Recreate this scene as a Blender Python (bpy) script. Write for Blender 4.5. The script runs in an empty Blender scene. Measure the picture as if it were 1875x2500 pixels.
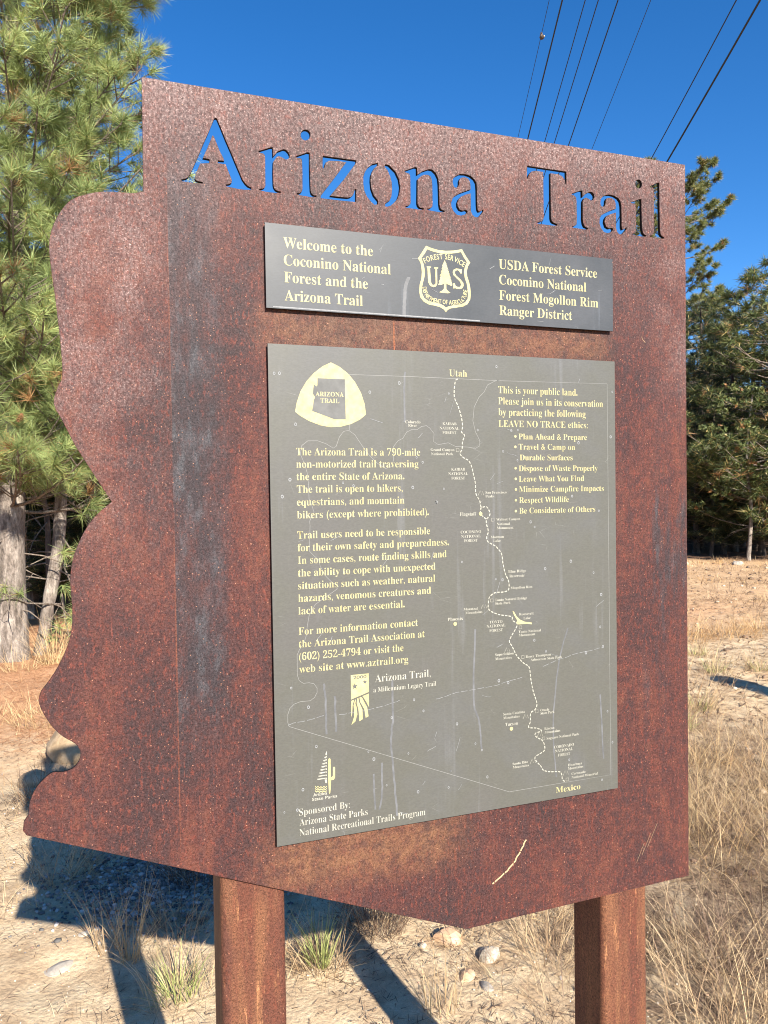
import bpy, bmesh, math, random, json
import numpy as np
from mathutils import Vector, Matrix, noise as mnoise

scene = bpy.context.scene
COL = scene.collection
R = math.radians

# ------------------------------------------------------------------ camera
CAM = Vector((-0.2293, -1.1368, 1.5076))
YAW, PITCH, ROLL = R(-19.862), R(-1.422), R(-0.858)
fwd = Vector((-math.sin(YAW)*math.cos(PITCH), math.cos(YAW)*math.cos(PITCH), math.sin(PITCH)))
rt = Vector((math.cos(YAW), math.sin(YAW), 0)); up = rt.cross(fwd)
r2 = rt*math.cos(ROLL)+up*math.sin(ROLL); u2 = -rt*math.sin(ROLL)+up*math.cos(ROLL)
cd = bpy.data.cameras.new('camera'); cd.sensor_fit = 'HORIZONTAL'; cd.sensor_width = 36; cd.lens = 36*1878/1875
cd.clip_start = 0.05; cd.clip_end = 2000
cam = bpy.data.objects.new('camera', cd); COL.objects.link(cam)
m = Matrix((r2, u2, -fwd)).transposed().to_4x4(); m.translation = CAM
cam.matrix_world = m
scene.camera = cam

# ------------------------------------------------------------------ light
SUN_AZ, SUN_EL = R(96.87), R(29.1)             # direction the light travels, and its height
L = Vector((math.cos(SUN_AZ)*math.cos(SUN_EL), math.sin(SUN_AZ)*math.cos(SUN_EL), -math.sin(SUN_EL)))
sd = bpy.data.lights.new('sun', 'SUN'); sd.energy = 5.0; sd.angle = R(0.53); sd.color = (1.0, 0.93, 0.82)
sun = bpy.data.objects.new('sun', sd); COL.objects.link(sun); sun.rotation_euler = L.to_track_quat('-Z', 'Y').to_euler()
sun.location = (0, -5, 12)
w = bpy.data.worlds.new('World'); scene.world = w; w.use_nodes = True
nt = w.node_tree; nt.nodes.clear()
sky = nt.nodes.new('ShaderNodeTexSky'); sky.sky_type = 'NISHITA'; sky.sun_disc = False
sky.sun_elevation = SUN_EL; sky.sun_rotation = math.atan2(-L.x, -L.y)
sky.altitude = 2100; sky.air_density = 1.0; sky.dust_density = 0.35; sky.ozone_density = 2.6
bg = nt.nodes.new('ShaderNodeBackground'); bg.inputs[1].default_value = 0.086
wo = nt.nodes.new('ShaderNodeOutputWorld')
hs = nt.nodes.new('ShaderNodeHueSaturation'); hs.inputs['Saturation'].default_value = 1.32; hs.inputs['Hue'].default_value = .505
nt.links.new(sky.outputs[0], hs.inputs['Color']); nt.links.new(hs.outputs[0], bg.inputs[0]); nt.links.new(bg.outputs[0], wo.inputs[0])
vs = scene.view_settings; vs.view_transform = 'Standard'; vs.look = 'None'; vs.gamma = 1; vs.exposure = 1.30
vs.use_curve_mapping = False
scene.cycles.filter_width = 1.05

LETTERS = [[[-0.0697,2.0512],[-0.0679,2.0523],[-0.0662,2.0516],[-0.0611,2.0397],[-0.0544,2.023],[-0.0476,2.0077],[-0.0408,1.9915],[-0.0346,1.9773],[-0.0312,1.9692],[-0.027,1.9636],[-0.0231,1.9602],[-0.018,1.9586],[-0.0184,1.9557],[-0.0286,1.9545],[-0.0386,1.9546],[-0.0486,1.9557],[-0.055,1.9563],[-0.0548,1.9586],[-0.0493,1.9599],[-0.0467,1.9623],[-0.0464,1.9666],[-0.048,1.9707],[-0.051,1.9781],[-0.0541,1.9862],[-0.0551,1.9879],[-0.0657,1.9881],[-0.066,1.9919],[-0.057,1.9922],[-0.0578,1.9964],[-0.0619,2.0036],[-0.0666,2.015],[-0.0706,2.025],[-0.0723,2.0269],[-0.0734,2.026],[-0.0763,2.0179],[-0.08,2.0089],[-0.0837,2.0007],[-0.0873,1.9925],[-0.0783,1.9919],[-0.0776,1.9909],[-0.0782,1.9866],[-0.091,1.9843],[-0.0924,1.9813],[-0.0953,1.9746],[-0.0979,1.9673],[-0.0991,1.9629],[-0.0984,1.9602],[-0.0956,1.9585],[-0.088,1.958],[-0.0881,1.9559],[-0.0978,1.9558],[-0.1081,1.9555],[-0.1177,1.9561],[-0.1177,1.9582],[-0.1115,1.96],[-0.108,1.9629],[-0.1051,1.9678],[-0.1001,1.9789],[-0.0935,1.9945],[-0.0855,2.0138],[-0.0789,2.0287],[-0.0738,2.0414]],[[-0.0065,2.0132],[0.0118,2.021],[0.0149,2.0213],[0.0149,2.0075],[0.019,2.0124],[0.0221,2.0165],[0.0281,2.0194],[0.0311,2.0209],[0.0348,2.0205],[0.0385,2.0172],[0.0403,2.0131],[0.0395,2.0097],[0.0376,2.0073],[0.0338,2.0064],[0.0308,2.0078],[0.0271,2.0095],[0.0234,2.01],[0.0204,2.0083],[0.0151,2.0003],[0.0144,1.985],[0.0145,1.9669],[0.0155,1.9627],[0.018,1.9594],[0.0217,1.958],[0.026,1.958],[0.0258,1.9561],[0.0165,1.9552],[0.0039,1.9552],[-0.0065,1.9566],[-0.0064,1.9581],[-0.0011,1.9591],[0.0015,1.9607],[0.003,1.9641],[0.0031,1.9836],[0.0034,2.0053],[0.0027,2.0088],[0.0006,2.0107],[-0.0066,2.0119]],[[0.0726,2.0479],[0.0721,2.0451],[0.0707,2.0425],[0.0687,2.0405],[0.0662,2.0392],[0.0637,2.0388],[0.0612,2.0394],[0.0593,2.0409],[0.058,2.0431],[0.0576,2.0458],[0.0581,2.0486],[0.0595,2.0511],[0.0615,2.0532],[0.0639,2.0545],[0.0665,2.0548],[0.069,2.0543],[0.0709,2.0528],[0.0722,2.0506]],[[0.0495,2.0129],[0.0677,2.0213],[0.071,2.0212],[0.0707,1.9995],[0.071,1.9738],[0.0713,1.9649],[0.0727,1.9607],[0.0757,1.9585],[0.0807,1.9583],[0.0803,1.9564],[0.0715,1.9554],[0.06,1.9559],[0.05,1.9569],[0.0501,1.9584],[0.0548,1.959],[0.0575,1.9611],[0.0591,1.965],[0.0595,1.9907],[0.0593,2.0076],[0.0584,2.0107],[0.0557,2.0115],[0.0495,2.0114]],[[0.092,2.0194],[0.1449,2.0196],[0.1443,2.0159],[0.1247,1.9886],[0.1018,1.9606],[0.1163,1.9604],[0.1297,1.9609],[0.1345,1.9622],[0.1385,1.9657],[0.1409,1.9711],[0.1415,1.9755],[0.1439,1.9756],[0.1432,1.9559],[0.1162,1.9555],[0.087,1.9555],[0.0875,1.9593],[0.1082,1.9866],[0.1287,2.0146],[0.1173,2.015],[0.1016,2.0136],[0.0961,2.0103],[0.0945,2.0064],[0.0936,2.0019],[0.0921,2.0002],[0.0909,2.0023],[0.0911,2.0134]],[[0.1801,2.0205],[0.1796,2.0163],[0.1738,2.0114],[0.1705,2.0057],[0.168,1.9993],[0.1674,1.9909],[0.1685,1.9796],[0.1724,1.9695],[0.1795,1.962],[0.1791,1.9566],[0.1737,1.9552],[0.1681,1.9591],[0.161,1.9667],[0.1571,1.9753],[0.1557,1.9849],[0.1558,1.9955],[0.1584,2.0034],[0.1633,2.0108],[0.1707,2.017]],[[0.1923,2.0198],[0.1985,2.0191],[0.2091,2.0105],[0.2147,1.9997],[0.2166,1.9877],[0.2152,1.9775],[0.2117,1.9687],[0.2067,1.9627],[0.1999,1.9566],[0.1942,1.9546],[0.1909,1.9548],[0.1914,1.9591],[0.1984,1.9641],[0.2018,1.9714],[0.2032,1.9823],[0.2026,1.9937],[0.2002,2.0018],[0.1959,2.0112],[0.191,2.0159]],[[0.2244,2.0137],[0.2425,2.0217],[0.2457,2.0214],[0.2457,2.0098],[0.2552,2.0168],[0.2663,2.0216],[0.2723,2.0213],[0.2782,2.0166],[0.282,2.0097],[0.2831,1.9997],[0.2837,1.9684],[0.2848,1.9623],[0.2877,1.9595],[0.2929,1.9589],[0.2927,1.9569],[0.2825,1.9558],[0.2624,1.9571],[0.2624,1.959],[0.268,1.96],[0.2714,1.9631],[0.2719,1.9671],[0.2719,1.9983],[0.2708,2.0067],[0.2687,2.0108],[0.2645,2.0126],[0.2576,2.0121],[0.2525,2.0091],[0.2465,2.0034],[0.2455,1.9657],[0.2467,1.9619],[0.2496,1.9592],[0.2564,1.9587],[0.256,1.9566],[0.2458,1.956],[0.2252,1.9568],[0.2252,1.9588],[0.2307,1.9601],[0.2337,1.9632],[0.2341,1.9667],[0.2342,2.0015],[0.2339,2.0076],[0.2323,2.0105],[0.2244,2.0122]],[[0.3075,2.0065],[0.3081,2.0113],[0.3121,2.0158],[0.3209,2.0208],[0.3306,2.0216],[0.3395,2.02],[0.3465,2.0157],[0.35,2.0101],[0.3508,1.9999],[0.3509,1.976],[0.3517,1.9673],[0.3539,1.9643],[0.3575,1.9651],[0.3612,1.9683],[0.3628,1.9683],[0.3616,1.9652],[0.3565,1.959],[0.352,1.9549],[0.3466,1.9548],[0.3422,1.9583],[0.3396,1.9636],[0.3395,1.9922],[0.3302,1.9891],[0.3222,1.985],[0.3177,1.9801],[0.3154,1.9744],[0.3158,1.9689],[0.3192,1.9637],[0.3245,1.9623],[0.3307,1.9642],[0.3335,1.9629],[0.332,1.9596],[0.328,1.9567],[0.3217,1.9545],[0.3147,1.9549],[0.3086,1.9602],[0.3048,1.9668],[0.3045,1.9731],[0.3072,1.9805],[0.3107,1.9841],[0.3196,1.9898],[0.3294,1.9942],[0.3383,1.998],[0.3396,1.9985],[0.3393,2.0064],[0.338,2.0119],[0.335,2.0154],[0.3297,2.0168],[0.3244,2.0159],[0.3208,2.0137],[0.319,2.0095],[0.3189,2.0048],[0.3175,2.0007],[0.3136,1.998],[0.3096,1.9993]],[[0.445,2.0501],[0.5208,2.05],[0.5211,2.0284],[0.5191,2.0282],[0.5172,2.0363],[0.5124,2.0415],[0.5056,2.0436],[0.4897,2.0435],[0.4897,1.9998],[0.4898,1.9684],[0.4912,1.9636],[0.495,1.9607],[0.5023,1.9593],[0.5018,1.9568],[0.4911,1.9561],[0.4633,1.9565],[0.4634,1.9588],[0.471,1.9605],[0.4749,1.9639],[0.4759,1.9686],[0.4758,2.0065],[0.4758,2.0439],[0.4596,2.0438],[0.4529,2.0415],[0.4487,2.0368],[0.4453,2.0282],[0.4439,2.0289],[0.4443,2.0395]],[[0.5312,2.0142],[0.5491,2.0213],[0.5524,2.0215],[0.5527,2.0104],[0.5595,2.0171],[0.5676,2.0214],[0.5726,2.0211],[0.5766,2.0174],[0.577,2.0132],[0.574,2.0082],[0.5694,2.0073],[0.5654,2.0093],[0.5604,2.0109],[0.5564,2.0092],[0.5532,2.0037],[0.5529,1.9734],[0.554,1.966],[0.557,1.9608],[0.5637,1.9589],[0.5629,1.9566],[0.5519,1.9561],[0.5319,1.957],[0.5319,1.9586],[0.5371,1.96],[0.5406,1.9629],[0.5412,1.9722],[0.541,2.0015],[0.54,2.0089],[0.5366,2.0115],[0.5312,2.0125]],[[0.5891,2.005],[0.5902,2.0119],[0.5948,2.0167],[0.602,2.0201],[0.6101,2.0212],[0.6184,2.0203],[0.6266,2.017],[0.6307,2.0123],[0.6325,2.0048],[0.633,1.9834],[0.6329,1.9679],[0.6349,1.9634],[0.6386,1.965],[0.6438,1.9686],[0.6433,1.9655],[0.6385,1.9599],[0.6333,1.9555],[0.6281,1.955],[0.624,1.9584],[0.6215,1.965],[0.6215,1.992],[0.6109,1.9883],[0.6026,1.9844],[0.5985,1.9788],[0.5974,1.9728],[0.6004,1.9654],[0.6065,1.9626],[0.6127,1.9641],[0.6153,1.9627],[0.6137,1.9591],[0.6096,1.9565],[0.6034,1.9545],[0.5963,1.9556],[0.5902,1.9618],[0.5872,1.97],[0.5878,1.9786],[0.5914,1.984],[0.5986,1.9882],[0.6099,1.9941],[0.6212,1.9984],[0.6208,2.0077],[0.6183,2.0134],[0.6132,2.0158],[0.608,2.0159],[0.6029,2.0147],[0.6003,2.0105],[0.6,2.0054],[0.5977,2.0],[0.5936,1.9987],[0.5901,2.0009]],[[0.6766,2.0489],[0.6766,2.0462],[0.6758,2.0436],[0.6743,2.0415],[0.6722,2.04],[0.6698,2.0395],[0.6674,2.0398],[0.6652,2.041],[0.6636,2.043],[0.6628,2.0455],[0.6627,2.0482],[0.6635,2.0507],[0.665,2.0528],[0.6671,2.0543],[0.6695,2.0549],[0.6719,2.0545],[0.6741,2.0533],[0.6757,2.0513]],[[0.6536,2.0136],[0.6721,2.0209],[0.6752,2.021],[0.6756,1.9966],[0.6764,1.9706],[0.678,1.9634],[0.6806,1.9597],[0.6854,1.9585],[0.6848,1.9562],[0.6742,1.9556],[0.6552,1.9572],[0.6552,1.9585],[0.6605,1.9593],[0.6631,1.9619],[0.6639,1.9693],[0.664,2.004],[0.663,2.0108],[0.6536,2.0123]],[[0.6932,2.0459],[0.7107,2.0542],[0.7143,2.0543],[0.7145,2.0183],[0.715,1.9745],[0.716,1.965],[0.7187,1.9609],[0.7244,1.9588],[0.7235,1.9563],[0.7127,1.9559],[0.6939,1.9567],[0.6939,1.9589],[0.6987,1.9598],[0.702,1.9645],[0.7031,1.9733],[0.7025,2.0257],[0.7024,2.0396],[0.701,2.0447],[0.6935,2.0442]]]
OUTLINE = [[-0.1678,2.094],[-0.1748,1.9351],[-0.1851,1.9311],[-0.2042,1.9304],[-0.2274,1.928],[-0.2489,1.9211],[-0.2646,1.9126],[-0.276,1.8992],[-0.2862,1.8803],[-0.292,1.8618],[-0.2937,1.8414],[-0.2914,1.8116],[-0.288,1.7805],[-0.2852,1.7492],[-0.2825,1.7148],[-0.2811,1.6735],[-0.2868,1.6592],[-0.2931,1.6363],[-0.2827,1.6126],[-0.2668,1.5778],[-0.2476,1.541],[-0.2218,1.5008],[-0.2322,1.4921],[-0.2447,1.48],[-0.2566,1.4635],[-0.2656,1.4454],[-0.2739,1.4228],[-0.2778,1.3955],[-0.2771,1.3741],[-0.2762,1.3541],[-0.2775,1.3281],[-0.2845,1.3011],[-0.2963,1.2761],[-0.3094,1.256],[-0.3182,1.2448],[-0.3214,1.2322],[-0.3178,1.2189],[-0.3074,1.1983],[-0.2939,1.1815],[-0.2802,1.171],[-0.2733,1.1636],[-0.2702,1.1544],[-0.2727,1.1427],[-0.281,1.134],[-0.2931,1.1308],[-0.3061,1.1319],[-0.3171,1.1248],[-0.3281,1.1124],[-0.3354,1.0962],[-0.3377,1.0793],[-0.3438,1.0695],[-0.345,1.0579],[-0.3405,1.0507],[0.3151,0.7844],[0.7719,0.7896],[0.7715,2.0942]]
TEXTS = [["Welcome to the",0.026,0.1664,1.8726,0.0157,"bh"],["Coconino National",0.0264,0.1953,1.847,0.0157,"bh"],["Forest and the",0.0265,0.1572,1.8219,0.0156,"bh"],["Arizona Trail",0.0266,0.1488,1.7951,0.0157,"bh"],["USDA Forest Service",0.3845,0.5745,1.8721,0.0155,"bh"],["Coconino National",0.3848,0.5526,1.8468,0.0155,"bh"],["Forest Mogollon Rim",0.3848,0.5765,1.8215,0.0155,"bh"],["Ranger District",0.3848,0.524,1.7967,0.0155,"bh"],["The Arizona Trail is a 790-mile",0.0398,0.2405,1.5657,0.0111,"b"],["non-motorized trail traversing",0.0398,0.2373,1.5473,0.0111,"b"],["the entire State of Arizona.",0.0398,0.2133,1.5285,0.011,"b"],["The trail is open to hikers,",0.0399,0.2099,1.5096,0.0111,"b"],["equestrians, and mountain",0.0397,0.2125,1.4904,0.0111,"b"],["bikers (except where prohibited).",0.0397,0.2544,1.4711,0.0111,"b"],["Trail users need to be responsible",0.0396,0.2557,1.4407,0.0111,"b"],["for their own safety and preparedness.",0.0396,0.2889,1.4218,0.0111,"b"],["In some cases, route finding skills and",0.0396,0.2841,1.4028,0.0112,"b"],["the ability to cope with unexpected",0.0395,0.2643,1.3837,0.0112,"b"],["situations such as weather, natural",0.0393,0.2636,1.3646,0.0111,"b"],["hazards, venomous creatures and",0.0392,0.256,1.3456,0.0112,"b"],["lack of water are essential.",0.039,0.2108,1.3266,0.0112,"b"],["For more information contact",0.0388,0.2327,1.2957,0.0112,"b"],["the Arizona Trail Association at",0.0389,0.2443,1.2767,0.0111,"b"],["(602) 252-4794 or visit the",0.0389,0.2074,1.2574,0.0112,"b"],["web site at www.aztrail.org",0.0387,0.2153,1.2384,0.0112,"b"],["Arizona Trail,",0.1592,0.2534,1.2125,0.0116,"r"],["a Millennium Legacy Trail",0.1563,0.2629,1.1969,0.0074,"r"],["Sponsored By:",0.0346,0.1147,1.0218,0.0103,"r"],["Arizona State Parks",0.0349,0.1436,1.0062,0.0104,"r"],["National Recreational Trails Program",0.0346,0.2409,0.9906,0.0104,"r"],["Arizona",0.057,0.0789,1.048,0.0045,"w"],["State Parks",0.0549,0.0947,1.0413,0.0045,"w"],["ARIZONA",0.0712,0.1155,1.655,0.0067,"g"],["TRAIL",0.0787,0.1084,1.6452,0.0066,"g"],["2000",0.1236,0.1451,1.2208,0.005,"k"],["Utah",0.2928,0.3244,1.6932,0.0106,"m"],["Mexico",0.4832,0.532,0.9901,0.0098,"m"],["This is your public land.",0.3808,0.5334,1.6686,0.0115,"b"],["Please join us in its conservation",0.3806,0.5846,1.6504,0.0115,"b"],["by practicing the following",0.3808,0.5492,1.6322,0.0115,"b"],["LEAVE NO TRACE ethics:",0.3806,0.5532,1.6135,0.0106,"b"],["Plan Ahead & Prepare",0.4179,0.5513,1.5932,0.0095,"b"],["Travel & Camp on",0.4179,0.5273,1.5762,0.0095,"b"],["Durable Surfaces",0.4198,0.5222,1.5584,0.0094,"b"],["Dispose of Waste Properly",0.4177,0.5726,1.5403,0.0095,"b"],["Leave What You Find",0.4177,0.5448,1.5229,0.0094,"b"],["Minimize Campfire Impacts",0.4178,0.585,1.5054,0.0095,"b"],["Respect Wildlife",0.4178,0.514,1.4874,0.0094,"b"],["Be Considerate of Others",0.4178,0.5671,1.4697,0.0094,"b"],["KAIBAB",0.28,0.3044,1.6148,0.0043,"s"],["NATIONAL",0.2747,0.3095,1.6076,0.0044,"s"],["FOREST",0.2798,0.3039,1.6006,0.0043,"s"],["Grand Canyon",0.2588,0.3003,1.5733,0.0041,"s"],["National Park",0.2595,0.298,1.5666,0.0041,"s"],["KAIBAB",0.2944,0.3187,1.5417,0.0044,"s"],["NATIONAL",0.289,0.324,1.5346,0.0043,"s"],["FOREST",0.2944,0.3183,1.5274,0.0044,"s"],["San Francisco",0.3553,0.3941,1.5037,0.004,"s"],["Peaks",0.3552,0.3713,1.4976,0.0041,"s"],["Flagstaff",0.3085,0.3378,1.4686,0.0056,"s"],["Walnut Canyon",0.3745,0.4191,1.4591,0.004,"s"],["National",0.3755,0.3994,1.4515,0.0041,"s"],["Monument",0.3755,0.4063,1.445,0.0041,"s"],["COCONINO",0.3096,0.3464,1.44,0.0044,"s"],["NATIONAL",0.3106,0.3454,1.4328,0.0044,"s"],["FOREST",0.3158,0.3399,1.4258,0.0044,"s"],["Mormon",0.3639,0.3883,1.4303,0.0041,"s"],["Lake",0.3686,0.3823,1.4241,0.004,"s"],["Colorado",0.2161,0.2417,1.6166,0.0046,"s"],["River",0.2208,0.2357,1.6112,0.0043,"s"],["Blue Ridge",0.3959,0.4293,1.3718,0.0045,"s"],["Reservoir",0.3979,0.4269,1.3641,0.0045,"s"],["Mogollon Rim",0.3998,0.441,1.3445,0.0041,"s"],["Tonto Natural Bridge",0.3705,0.4306,1.3261,0.0041,"s"],["State Park",0.3709,0.3992,1.3204,0.004,"s"],["Mazatzal",0.3132,0.3386,1.3146,0.004,"s"],["Mountains",0.3162,0.3469,1.3085,0.0041,"s"],["Phoenix",0.2844,0.3119,1.2995,0.0052,"s"],["TONTO",0.36,0.3838,1.2899,0.0044,"s"],["NATIONAL",0.3545,0.3893,1.2833,0.0045,"s"],["FOREST",0.3596,0.3843,1.2758,0.0045,"s"],["Roosevelt",0.4153,0.4431,1.2995,0.0042,"s"],["Lake",0.4236,0.4369,1.2923,0.0042,"s"],["Tonto National",0.414,0.4566,1.27,0.0042,"s"],["Monument",0.4142,0.4458,1.2644,0.0042,"s"],["Superstition",0.3694,0.4042,1.2355,0.0041,"s"],["Mountains",0.3697,0.4004,1.2285,0.0041,"s"],["Boyce Thompson",0.4269,0.4761,1.2272,0.0042,"s"],["Arboretum State Park",0.4365,0.4977,1.221,0.0041,"s"],["Oracle",0.4543,0.4714,1.1337,0.0042,"s"],["State Park",0.4545,0.4816,1.1284,0.0042,"s"],["Santa Catalina",0.3833,0.4244,1.135,0.0041,"s"],["Mountains",0.3834,0.4142,1.1285,0.0042,"s"],["Tucson",0.3867,0.4107,1.1166,0.0054,"s"],["Rincon",0.4617,0.4813,1.1012,0.0042,"s"],["Mountains",0.4621,0.4927,1.095,0.0042,"s"],["Saguaro National Park",0.4658,0.5302,1.0844,0.0042,"s"],["CORONADO",0.4802,0.5198,1.0671,0.0047,"s"],["NATIONAL",0.4823,0.5177,1.0601,0.0046,"s"],["FOREST",0.4876,0.5119,1.0524,0.0046,"s"],["Santa Rita",0.3999,0.4288,1.0496,0.0041,"s"],["Mountains",0.4002,0.4309,1.0437,0.0041,"s"],["Huachuca",0.5078,0.5359,1.0328,0.0043,"s"],["Mountains",0.5075,0.5383,1.0268,0.0043,"s"],["Coronado",0.5145,0.5425,1.0169,0.0042,"s"],["National Memorial",0.5147,0.5683,1.0104,0.0043,"s"]]
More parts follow.
